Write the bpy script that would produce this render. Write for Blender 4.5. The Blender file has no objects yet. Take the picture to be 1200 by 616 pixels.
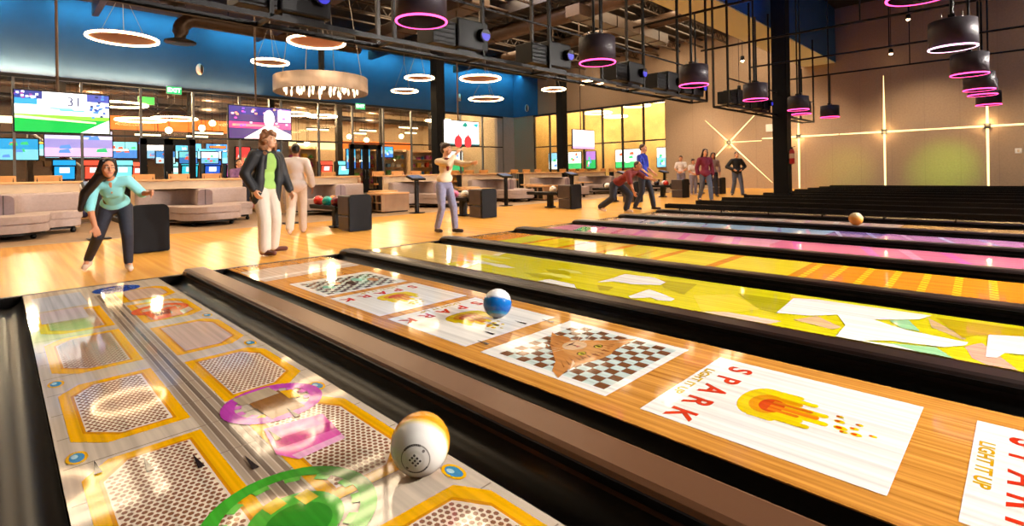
import bpy, bmesh, math, random
from mathutils import Vector, Matrix, Euler
random.seed(7)
PI = math.pi
scn = bpy.context.scene
COL = scn.collection
def S(r, g, b):
    def f(c):
        c /= 255.0
        return c/12.92 if c <= .04045 else ((c+.055)/1.055)**2.4
    return (f(r), f(g), f(b), 1.0)

# ------------------------------------------------------------------ materials
def new_mat(name):
    m = bpy.data.materials.new(name); m.use_nodes = True
    nt = m.node_tree
    return m, nt, nt.nodes['Principled BSDF']
def mat(name, rgb, rough=.5, metal=0.0, noise=0.0, nscale=8.0, spec=.5, stretch=(1,1,1), coat=0.0):
    m, nt, b = new_mat(name)
    c = S(*rgb)
    b.inputs['Roughness'].default_value = rough
    b.inputs['Metallic'].default_value = metal
    b.inputs['Specular IOR Level'].default_value = spec
    b.inputs['Coat Weight'].default_value = coat
    tc = nt.nodes.new('ShaderNodeTexCoord'); mp = nt.nodes.new('ShaderNodeMapping')
    mp.inputs['Scale'].default_value = stretch
    nz = nt.nodes.new('ShaderNodeTexNoise'); nz.inputs['Scale'].default_value = nscale; nz.inputs['Detail'].default_value = 3
    rp = nt.nodes.new('ShaderNodeValToRGB')
    k = noise
    rp.color_ramp.elements[0].color = (c[0]*(1-k), c[1]*(1-k), c[2]*(1-k), 1)
    rp.color_ramp.elements[1].color = (min(1,c[0]*(1+k)), min(1,c[1]*(1+k)), min(1,c[2]*(1+k)), 1)
    rp.color_ramp.elements[0].position = .3; rp.color_ramp.elements[1].position = .7
    nt.links.new(tc.outputs['Object'], mp.inputs['Vector']); nt.links.new(mp.outputs['Vector'], nz.inputs['Vector'])
    nt.links.new(nz.outputs['Fac'], rp.inputs['Fac']); nt.links.new(rp.outputs['Color'], b.inputs['Base Color'])
    return m
def emit(name, rgb, strength, base=(20,20,20)):
    m, nt, b = new_mat(name)
    b.inputs['Base Color'].default_value = S(*base)
    b.inputs['Emission Color'].default_value = S(*rgb)
    b.inputs['Emission Strength'].default_value = strength
    return m
def wood(name, dark, light, rough, board=.03, along='Y', spec=.5, streak=1.0):
    """strip wood: boards across, grain streaks along"""
    m, nt, b = new_mat(name)
    tc = nt.nodes.new('ShaderNodeTexCoord')
    mp = nt.nodes.new('ShaderNodeMapping')
    mp.inputs['Scale'].default_value = (1/board, .35, .35) if along == 'Y' else (.35, 1/board, .35)
    nz = nt.nodes.new('ShaderNodeTexNoise'); nz.inputs['Scale'].default_value = 1.0; nz.inputs['Detail'].default_value = 1.5
    mp2 = nt.nodes.new('ShaderNodeMapping')
    mp2.inputs['Scale'].default_value = (140, 4, 4) if along == 'Y' else (4, 140, 4)
    nz2 = nt.nodes.new('ShaderNodeTexNoise'); nz2.inputs['Scale'].default_value = 1.0; nz2.inputs['Detail'].default_value = 3
    mx = nt.nodes.new('ShaderNodeMath'); mx.operation = 'MULTIPLY_ADD'
    mx.inputs[1].default_value = .35*streak; 
    rp = nt.nodes.new('ShaderNodeValToRGB')
    rp.color_ramp.elements[0].color = S(*dark); rp.color_ramp.elements[1].color = S(*light)
    rp.color_ramp.elements[0].position = .42; rp.color_ramp.elements[1].position = .85
    L = nt.links.new
    L(tc.outputs['Object'], mp.inputs['Vector']); L(mp.outputs['Vector'], nz.inputs['Vector'])
    L(tc.outputs['Object'], mp2.inputs['Vector']); L(mp2.outputs['Vector'], nz2.inputs['Vector'])
    L(nz2.outputs['Fac'], mx.inputs[0]); L(nz.outputs['Fac'], mx.inputs[2])
    L(mx.outputs[0], rp.inputs['Fac']); L(rp.outputs['Color'], b.inputs['Base Color'])
    b.inputs['Roughness'].default_value = rough
    b.inputs['Specular IOR Level'].default_value = spec
    return m
def attr_mat(name, rough=.12, emission=0.0, planks=.0, spec=.5):
    m, nt, b = new_mat(name)
    at = nt.nodes.new('ShaderNodeAttribute'); at.attribute_name = 'Col'
    src = at.outputs['Color']
    if planks:
        tc = nt.nodes.new('ShaderNodeTexCoord'); mp = nt.nodes.new('ShaderNodeMapping')
        mp.inputs['Scale'].default_value = (32, .5, 1)
        nz = nt.nodes.new('ShaderNodeTexNoise'); nz.inputs['Scale'].default_value = 1.0; nz.inputs['Detail'].default_value = 4
        rp = nt.nodes.new('ShaderNodeValToRGB')
        rp.color_ramp.elements[0].color = (1-planks,)*3+(1,); rp.color_ramp.elements[1].color = (1,1,1,1)
        rp.color_ramp.elements[0].position = .35; rp.color_ramp.elements[1].position = .62
        mx = nt.nodes.new('ShaderNodeMix'); mx.data_type = 'RGBA'; mx.blend_type = 'MULTIPLY'; mx.inputs[0].default_value = 1
        nt.links.new(tc.outputs['Object'], mp.inputs['Vector']); nt.links.new(mp.outputs['Vector'], nz.inputs['Vector'])
        nt.links.new(nz.outputs['Fac'], rp.inputs['Fac'])
        nt.links.new(src, mx.inputs[6]); nt.links.new(rp.outputs['Color'], mx.inputs[7])
        src = mx.outputs[2]
    nt.links.new(src, b.inputs['Base Color'])
    b.inputs['Roughness'].default_value = rough
    b.inputs['Specular IOR Level'].default_value = spec
    if emission:
        nt.links.new(src, b.inputs['Emission Color']); b.inputs['Emission Strength'].default_value = emission
    return m
def glass_mat(name, tint=(255,255,255), refl=.12):
    m = bpy.data.materials.new(name); m.use_nodes = True
    nt = m.node_tree; nt.nodes.clear()
    o = nt.nodes.new('ShaderNodeOutputMaterial'); t = nt.nodes.new('ShaderNodeBsdfTransparent')
    g = nt.nodes.new('ShaderNodeBsdfGlossy'); g.inputs['Roughness'].default_value = .02
    t.inputs['Color'].default_value = S(*tint)
    fr = nt.nodes.new('ShaderNodeFresnel'); fr.inputs['IOR'].default_value = 1.4
    mx = nt.nodes.new('ShaderNodeMixShader')
    nt.links.new(fr.outputs[0], mx.inputs[0]); nt.links.new(t.outputs[0], mx.inputs[1]); nt.links.new(g.outputs[0], mx.inputs[2])
    nt.links.new(mx.outputs[0], o.inputs['Surface'])
    return m

M = {}
M['approach'] = wood('approach_maple', (216,154,70), (234,180,90), .27, board=.08, spec=.45, streak=.45)
M['lane_wood'] = wood('lane_maple', (160,98,34), (226,162,76), .07, board=.027, spec=.6)
M['lane_cream'] = wood('lane_pale', (206,160,104), (236,196,144), .07, board=.027, spec=.6)
M['graphic'] = attr_mat('projected_graphic', .055, planks=.24, spec=.6)  # projected pictures are painted into the lane base colour
M['carpet'] = mat('tan_carpet', (150,122,96), .5, noise=.15, nscale=6, spec=.25)
M['gutter'] = mat('black_gutter_plastic', (10,8,7), .32, spec=.25)
M['cap'] = mat('bronze_capping', (112,76,52), .36, metal=.25, spec=.7)  # dark capping with the warm wall reflection put into its colour
M['cap_dark'] = mat('dark_capping', (40,27,25), .32, metal=.1, spec=.6)
M['black'] = mat('satin_black', (12,12,14), .45, noise=.1, spec=.25)
M['blackmetal'] = mat('black_painted_steel', (12,11,12), .45, noise=.1, spec=.25)
M['columnblack'] = mat('black_column_paint', (9,9,10), .6, noise=.1, spec=.15)
M['railblack'] = mat('far_divider_black', (9,8,8), .5, noise=.1, spec=.2)
M['hood'] = mat('hood_plastic', (13,15,21), .6, noise=.08, spec=.2)
M['hood_side'] = mat('hood_side_panel', (62,52,52), .35, noise=.08)
M['uphol'] = mat('taupe_upholstery', (170,151,145), .6, noise=.06, nscale=20, spec=.3)
M['uphol_grey'] = mat('mauve_grey_upholstery', (140,122,126), .6, noise=.06, nscale=20, spec=.3)
M['wallseam'] = mat('wall_panel_seam', (148,126,106), .8)
M['seam'] = mat('dark_seam', (60,48,54), .7)
M['birch'] = wood('birch_laminate', (196,140,84), (226,176,118), .4, board=.2, along='X')
M['orangewood'] = wood('orange_oak', (182,112,50), (222,156,84), .4, board=.15, along='X')
M['greywood'] = wood('weathered_oak', (138,104,74), (178,140,104), .5, board=.12, along='X')
M['cream'] = mat('cream_laminate', (226,196,160), .5, noise=.05)
M['wall_brown'] = mat('wall_fabric_panel', (166,142,120), .75, noise=.07, nscale=14, spec=.2)
M['wall_blue'] = mat('blue_wall_paint', (50,93,134), .6, noise=.05, nscale=2, spec=.3)
M['wall_grey'] = mat('pale_lilac_wall', (176,160,158), .7, noise=.04)
M['ceiling'] = mat('dark_ceiling_deck', (30,24,20), .8, noise=.25, nscale=3)
M['joist'] = mat('ceiling_joist_steel', (64,50,36), .55, noise=.2, nscale=4)
M['duct'] = mat('painted_duct', (80,60,44), .4, metal=.3, noise=.12)
M['duct_dark'] = mat('dark_duct', (40,32,27), .45, metal=.2, noise=.15)
M['mullion'] = mat('dark_bronze_mullion', (44,38,38), .4, metal=.3, noise=.1)
M['mullion_grey'] = mat('aluminium_mullion', (128,124,122), .4, metal=.4, noise=.08)
M['glass'] = glass_mat('window_glass', (250,250,246))
M['ring'] = emit('warm_led_ring', (255,214,160), 14)
M['ring_disc'] = mat('ring_inner_disc', (176,122,98), .7)
M['pink'] = emit('magenta_led_ring', (255,70,140), 4.5)
M['pinkwhite'] = emit('pale_led_ring', (250,190,225), 4)
M['pendant'] = mat('pendant_shell', (46,38,46), .45, noise=.08, spec=.3)
M['bulb'] = emit('lamp_bulb', (255,226,184), 30)
M['bulb_small'] = emit('downlight_bulb', (255,214,160), 25)
M['crystal'] = emit('crystal_drop', (255,222,180), 3.0, (240,220,200))
M['drum'] = mat('bronze_drum', (172,152,138), .4, metal=.35, noise=.15, nscale=3, stretch=(1,1,.2))
M['strip'] = emit('wall_light_line', (255,222,160), 2.2)  # glow standing for the beams the star lights throw on the wall
M['white'] = mat('white_plastic', (235,232,228), .35)
M['screen'] = attr_mat('screen_picture', .35, emission=1.5)
M['print'] = attr_mat('printed_panel', .45)
M['exit'] = attr_mat('exit_sign_face', .4, emission=1.6)
M['red'] = mat('extinguisher_red', (190,28,24), .35)
M['arcade_wall'] = mat('arcade_warm_wall', (224,200,164), .7, noise=.08)
M['yellow_wall'] = mat('amber_wall', (236,204,142), .7, noise=.10, nscale=1.5)
M['arcade_dark'] = mat('arcade_dark_wall', (84,68,60), .6, noise=.1)
M['orange_band'] = emit('lit_orange_fascia', (255,120,40), 1.1, (220,90,30))
M['cable'] = mat('steel_cable', (150,140,128), .4, metal=.5)
M['projlens'] = emit('projector_lens_glow', (60,60,220), .9, (20,20,60))

# ------------------------------------------------------------------ mesh builder
class MB:
    def __init__(s): s.v=[]; s.f=[]; s.m=[]; s.c=[]; s.sm=[]
    def add(s, vs, fs, mi=0, col=None, smooth=False):
        o=len(s.v); s.v += [tuple(v) for v in vs]
        for f in fs:
            s.f.append(tuple(o+i for i in f)); s.m.append(mi); s.c.append(col); s.sm.append(smooth)
        return s
    def box(s, c, d, mi=0, rz=0, col=None, rx=0):
        x,y,z=[k/2 for k in d]
        R=Matrix.Rotation(rz,3,'Z') @ Matrix.Rotation(rx,3,'X')
        P=[Vector(c)+R@Vector((a,b,e)) for a in(-x,x) for b in(-y,y) for e in(-z,z)]
        return s.add(P,[(0,1,3,2),(4,6,7,5),(0,4,5,1),(2,3,7,6),(0,2,6,4),(1,5,7,3)],mi,col)
    def tube(s, path, r, n=10, mi=0, cap=True, r2=None):
        P=[Vector(p) for p in path]; rings=[]
        up=Vector((0,0,1))
        for i,p in enumerate(P):
            d=(P[min(i+1,len(P)-1)]-P[max(i-1,0)]).normalized()
            a=d.cross(up)
            if a.length<1e-4: a=d.cross(Vector((0,1,0)))
            a.normalize(); b=a.cross(d).normalized()
            rr=r if r2 is None else r+(r2-r)*i/(len(P)-1)
            rings.append([p+a*math.cos(2*PI*k/n)*rr+b*math.sin(2*PI*k/n)*rr for k in range(n)])
        vs=[q for R_ in rings for q in R_]; fs=[]
        for i in range(len(P)-1):
            for k in range(n):
                fs.append((i*n+k,i*n+(k+1)%n,(i+1)*n+(k+1)%n,(i+1)*n+k))
        s.add(vs,fs,mi,smooth=True)
        if cap:
            s.add(rings[0],[tuple(range(n))[::-1]],mi); s.add(rings[-1],[tuple(range(n))],mi)
        return s
    def lathe(s, prof, c=(0,0,0), n=24, mi=0, smooth=True):
        vs=[];fs=[]
        for (r,z) in prof:
            for k in range(n):
                a=2*PI*k/n; vs.append((c[0]+r*math.cos(a),c[1]+r*math.sin(a),c[2]+z))
        for i in range(len(prof)-1):
            for k in range(n):
                fs.append((i*n+k,i*n+(k+1)%n,(i+1)*n+(k+1)%n,(i+1)*n+k))
        return s.add(vs,fs,mi,smooth=smooth)
    def disc(s, c, r, n=24, mi=0, col=None, rx=None):
        rx = rx or r
        return s.add([(c[0]+r*math.cos(2*PI*k/n),c[1]+rx*math.sin(2*PI*k/n),c[2]) for k in range(n)],[tuple(range(n))],mi,col)
    def torus(s, c, R, r, n=40, m=8, mi=0, flat=1.0):
        vs=[];fs=[]
        for i in range(n):
            a=2*PI*i/n
            for j in range(m):
                b=2*PI*j/m
                q=R+r*math.cos(b); vs.append((c[0]+q*math.cos(a),c[1]+q*math.sin(a),c[2]+r*flat*math.sin(b)))
        for i in range(n):
            for j in range(m):
                fs.append((i*m+j,((i+1)%n)*m+j,((i+1)%n)*m+(j+1)%m,i*m+(j+1)%m))
        return s.add(vs,fs,mi,smooth=True)
    def prism(s, poly, z0, z1, mi=0, col=None):
        n=len(poly)
        a=sum(poly[i][0]*poly[(i+1)%n][1]-poly[(i+1)%n][0]*poly[i][1] for i in range(n))
        if a<0: poly=poly[::-1]
        vs=[(p[0],p[1],z0) for p in poly]+[(p[0],p[1],z1) for p in poly]
        fs=[tuple(range(n))[::-1],tuple(range(n,2*n))]+[(i,(i+1)%n,n+(i+1)%n,n+i) for i in range(n)]
        return s.add(vs,fs,mi,col)
    def poly(s, pts, mi=0, col=None): return s.add(pts,[tuple(range(len(pts)))],mi,col)
    def flat(s, pts, z, col, mi=0):
        """flat coloured polygon facing up"""
        n=len(pts)
        a=sum(pts[i][0]*pts[(i+1)%n][1]-pts[(i+1)%n][0]*pts[i][1] for i in range(n))
        if a<0: pts=pts[::-1]
        return s.add([(p[0],p[1],z) for p in pts],[tuple(range(n))],mi,col)
    def ell(s, c, r, mi=0, n=16, m=10, R=None, col=None):
        R=R or Matrix.Identity(3); vs=[];fs=[]
        if not hasattr(r,'__len__'): r=(r,r,r)
        vs.append(Vector(c)+R@Vector((0,0,r[2])))
        for i in range(1,m):
            t=PI*i/m
            for k in range(n):
                a=2*PI*k/n
                vs.append(Vector(c)+R@Vector((r[0]*math.sin(t)*math.cos(a),r[1]*math.sin(t)*math.sin(a),r[2]*math.cos(t))))
        vs.append(Vector(c)+R@Vector((0,0,-r[2])))
        for k in range(n): fs.append((0,1+k,1+(k+1)%n))
        for i in range(m-2):
            for k in range(n): fs.append((1+i*n+k,1+(i+1)*n+k,1+(i+1)*n+(k+1)%n,1+i*n+(k+1)%n))
        for k in range(n): fs.append((1+(m-2)*n+k,len(vs)-1,1+(m-2)*n+(k+1)%n))
        return s.add(vs,fs,mi,col,True)
    def text(s, body, size, place, col, mi=0, bold=0.0, spacing=1.0):
        """flat lettering; place maps (s,t) of the text plane to xyz"""
        cu=bpy.data.curves.new('lettering','FONT'); cu.body=body; cu.size=size; cu.align_x='CENTER'; cu.align_y='CENTER'
        cu.offset=bold; cu.space_character=spacing; cu.resolution_u=4
        ob=bpy.data.objects.new('lettering',cu); COL.objects.link(ob)
        dg=bpy.context.evaluated_depsgraph_get(); me=bpy.data.meshes.new_from_object(ob.evaluated_get(dg))
        vs=[place(v.co.x,v.co.y) for v in me.vertices]
        s.add(vs,[tuple(p.vertices) for p in me.polygons],mi,col)
        bpy.data.objects.remove(ob); bpy.data.curves.remove(cu); bpy.data.meshes.remove(me)
        return s
    def build(s, name, mats, parent=None, loc=None, bevel=0, seg=2, kind=None):
        me=bpy.data.meshes.new(name); me.from_pydata(s.v,[],s.f)
        if not isinstance(mats,(list,tuple)): mats=[mats]
        for m in mats: me.materials.append(M[m] if isinstance(m,str) else m)
        me.polygons.foreach_set('material_index',s.m)
        me.polygons.foreach_set('use_smooth',s.sm)
        if any(c is not None for c in s.c):
            at=me.color_attributes.new('Col','FLOAT_COLOR','CORNER')
            for p in me.polygons:
                c=s.c[p.index] or (200,200,200); c=S(*c)
                for li in p.loop_indices: at.data[li].color=c
        me.update()
        o=bpy.data.objects.new(name,me); COL.objects.link(o)
        if parent is not None: o.parent=parent
        if loc: o.location=loc
        if bevel:
            b=o.modifiers.new('edge','BEVEL'); b.width=bevel; b.segments=seg; b.limit_method='ANGLE'; b.angle_limit=.6
        if kind: o['kind']=kind
        return o
def tag(o, label=None, cat=None, group=None, kind=None):
    if label: o['label']=label
    if cat: o['category']=cat
    if group: o['group']=group
    if kind: o['kind']=kind
    return o
def thing(name, label, cat, loc=(0,0,0), rz=0, group=None):
    o=bpy.data.objects.new(name,None); COL.objects.link(o); o.location=loc; o.rotation_euler=(0,0,rz); o.empty_display_size=.1
    return tag(o,label,cat,group)
def dup(root, loc=None, rz=None, label=None, group=None):
    r=root.copy(); COL.objects.link(r)
    if loc is not None: r.location=loc
    if rz is not None: r.rotation_euler=(0,0,rz)
    if label: r['label']=label
    if group: r['group']=group
    for ch in list(root.children):
        c=ch.copy(); COL.objects.link(c); c.parent=r
        for g in list(ch.children):
            d=g.copy(); COL.objects.link(d); d.parent=c
    return r
def struct(name, mb, mats, **k):
    o=mb.build(name,mats,**k); o['kind']='structure'; return o
def fillet(poly, radii, n=6):
    out=[]; N=len(poly)
    for i in range(N):
        p=Vector(poly[i]); a=Vector(poly[i-1]); b=Vector(poly[(i+1)%N]); r=radii[i]
        if r<=0: out.append(tuple(p)); continue
        u=(a-p).normalized(); w=(b-p).normalized(); ang=u.angle(w)
        d=min(r/math.tan(ang/2),(a-p).length*.499,(b-p).length*.499); r=d*math.tan(ang/2)
        c=p+(u+w).normalized()*(r/math.sin(ang/2))
        s0=p+u*d-c; e0=p+w*d-c
        a0=math.atan2(s0.y,s0.x); a1=math.atan2(e0.y,e0.x)
        da=(a1-a0+PI)%(2*PI)-PI
        for k in range(n+1):
            t=a0+da*k/n; out.append((c.x+r*math.cos(t),c.y+r*math.sin(t)))
    return out
ORD=['first','second','third','fourth','fifth','sixth','seventh','eighth','ninth','tenth','eleventh','twelfth','thirteenth','fourteenth']

# ================================================================== SETTING
FOUL=6.8; WY=28.7; WX=29.0; CZ=8.8; X0=-14; Y0=-13
# lanes: (left, right)
LANES=[(.15,1.23),(1.93,3.12),(3.80,4.86)]
for k in range(1,14):
    r=4.86+1.74*k
    if r<28.3: LANES.append((r-1.055,r))
b=MB(); b.box((7.5,9.4,-.11),(43,5.2,.2))
struct('floor',b,'approach')
b=MB(); b.box((7.5,20.35,-.11),(43,16.7,.2)); struct('floor_lounge',b,'carpet')
b=MB(); b.box((7.5,35,-.11),(43,12.6,.2)); struct('floor_arcade',b,'greywood')
b=MB(); b.box((31.2,15,-.11),(4,31.4,.2)); struct('floor_side_room',b,'greywood')
b=MB(); b.box((7.5,-3.1,-.31),(43,19.8,.2)); struct('floor_lane_pit',b,'blackmetal')
# ceiling
b=MB(); b.box((7.5,8,CZ+.1),(43.2,42.2,.2)); struct('ceiling',b,'ceiling')
# right wall (X = WX) with window opening y 15.6..26.6, z 0..5.4
b=MB()
T=.3
b.box((WX+T/2,(Y0+15.6)/2,CZ/2-.15),(T,15.6-Y0,CZ+.3))
b.box((WX+T/2,(15.6+26.6)/2,(5.4+CZ)/2),(T,11.0,CZ-5.4))
b.box((WX+T/2,(26.6+WY)/2,CZ/2),(T,WY-26.6,CZ))
struct('wall_right',b,'wall_brown')
b=MB(); b.box((WX-.01,(26.1+WY)/2,(5.4+CZ)/2),(.04,WY-26.1,CZ-5.4)); struct('wall_right_blue_return',b,'wall_blue')
# seams on the right wall
b=MB()
for k in range(16):
    y=-4+k*1.19
    if y<15.4: b.box((WX-.004,y,4.4),(.012,.012,8.8))
struct('trim_right_wall_seams',b,'wallseam')
# window wall (Y = WY): blue above 5.4, grey pier at right
b=MB(); b.box(((X0+WX)/2,WY+.15,(5.4+CZ)/2),(WX-X0,.3,CZ-5.4),0)
struct('wall_back_blue',b,'wall_blue')
b=MB(); b.box((28.1,WY+.15,2.7),(1.8,.3,5.4)); struct('wall_back_pier',b,'wall_grey')
b=MB(); b.box((X0-.15,8,CZ/2-.15),(.3,42.2,CZ+.3)); struct('wall_left',b,'wall_brown')
b=MB(); b.box((7.5,Y0-.15,CZ/2-.15),(43.2,.3,CZ+.3)); struct('wall_pin_end',b,'arcade_dark')
# bulkhead over the foul line: blue face, cream underside
b=MB(); b.box(((X0+WX)/2,7.2,(6.2+CZ)/2),(WX-X0,1.4,CZ-6.2-.004)); struct('trim_bulkhead',b,'wall_blue')
b=MB(); b.box(((X0+WX)/2,7.21,6.18),(WX-X0,1.38,.04)); struct('trim_bulkhead_soffit',b,mat('soffit_paint',(216,222,206),.7))
# arcade beyond the glass
b=MB(); b.box((20.5,41.1,3.4),(17,.2,6.9)); struct('wall_arcade_back',b,'arcade_wall')
b=MB(); b.box((-1,40.1,3.4),(26,.2,6.9)); struct('wall_arcade_back_dark',b,'arcade_dark')
b=MB(); b.box((7.5,35,6.9),(43,12.3,.2)); struct('ceiling_arcade',b,'ceiling')
b=MB(); b.box((33.2,15,3.4),(.2,31.4,6.9)); struct('wall_side_room_back',b,'yellow_wall')
b=MB(); b.box((31.25,15,6.9),(3.9,31.4,.2)); struct('ceiling_side_room',b,'cream')
b=MB(); b.box((31.25,-.6,3.4),(3.9,.2,6.9)); b.box((31.25,30.6,3.4),(3.9,.2,6.9)); struct('wall_side_room_ends',b,'yellow_wall')
b=MB(); b.box((X0+.1,35,3.4),(.2,12.3,6.9)); b.box((WX+.1,35,3.4),(.2,12.3,6.9)); struct('wall_arcade_ends',b,'arcade_wall')

# glazing: window_1 the long one on the back wall, window_2 on the right wall
def window(name, a0, n, pitch, axis, z1, zt, loc, first=True):
    root=bpy.data.objects.new(name,None); COL.objects.link(root); root['kind']='structure'
    f=MB(); g=MB()
    L=n*pitch
    def B(mb,u,w,z0,z1_,du,mi=0,dp=.12):
        c=(a0+u,loc,(z0+z1_)/2) if axis=='X' else (loc,a0+u,(z0+z1_)/2)
        d=(du,dp,z1_-z0) if axis=='X' else (dp,du,z1_-z0)
        mb.box(c,d,mi)
    B(f,L/2,0,z1-.14,z1,L,0,.2); B(f,L/2,0,zt-.04,zt+.04,L,0); B(f,L/2,0,.0,.12,L,0,.14)
    for k in range(n+1): B(f,k*pitch,0,.1,z1-.1,.09,1 if axis=='X' else 0,.14)
    B(g,L/2,0,.1,z1-.1,L,0,.012)
    f.build('window_frame',['mullion','mullion_grey'],root); g.build('pane','glass',root)
    return root
window('window_1',-12.13,19,2.1,'X',5.42,3.03,WY+.05)
b=MB(); 
window('window_2',15.6,7,11.0/7,'Y',5.42,2.95,WX+.1)
def door(name, x0, x1):
    root=bpy.data.objects.new(name,None); COL.objects.link(root); root['kind']='structure'
    f=MB(); y=WY-.05; h=2.95; w=x1-x0
    for x in (x0+.12,x1-.12,(x0+x1)/2): f.box((x,y,h/2),(.26 if x!=(x0+x1)/2 else .34,.2,h))
    f.box(((x0+x1)/2,y,h-.14),(w,.2,.3)); f.box(((x0+x1)/2,y,.12),(w,.16,.24))
    f.build('door_frame','blackmetal',root)
    g=MB(); g.box(((x0+x1)/2,y,1.4),(w-.3,.02,2.6)); g.build('pane','glass',root)
    for sx in (-.1,.1):
        h_=MB(); cx=(x0+x1)/2+sx
        h_.tube([(cx,y-.1,.85),(cx,y-.17,.9),(cx,y-.17,1.35),(cx,y-.1,1.4)],.018); h_.build('door_handle','mullion_grey',root)
door('door_1',4.6,6.8); door('door_2',14.9,17.0)

# columns
for nm,(x,y,w) in zip(('column_1','column_2','column_3'),((19.12,5.93,.46),(22.3,18.3,.44),(14.2,18.9,.46))):
    b=MB(); b.box((x,y,CZ/2-.1),(w,w,CZ+.2)); b.box((x,y,.1),(w+.1,w+.1,.2)); o=struct(nm,b,'columnblack',bevel=.015)
# ceiling joists + deck ribs (structure of the roof)
b=MB()
for k in range(10):
    y=9+k*1.4; b.box((7.5,y,8.55),(43,.12,.06)); b.box((7.5,y,8.15),(43,.12,.06))
    if k%2==0:
        for j in range(60):
            x=-8+j*.62; b.tube([(x,y,8.15),(x+.31,y,8.55)],.02,5); b.tube([(x+.31,y,8.55),(x+.62,y,8.15)],.02,5)
struct('trim_roof_joists',b,'joist')
b=MB()
for x in (3,9.5,16,22.5): b.box((x,17.5,8.3),(.22,21,.5))
struct('trim_roof_beams',b,'duct_dark')

# ================================================================== LANES
YE=-12.5
ZG=.002
def lane_root(k, label, group=None):
    return thing('bowling_lane',label,'bowling lane',(LANES[k][0],0,0),0,group)
LW=lambda k: LANES[k][1]-LANES[k][0]
def lane_bed(root,k,m='lane_wood'):
    b=MB(); w=LW(k); b.box((w/2,(FOUL+YE)/2,-.05),(w,FOUL-YE,.1)); return b.build('lane_bed',m,root)
WHITE=(243,241,236)
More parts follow.
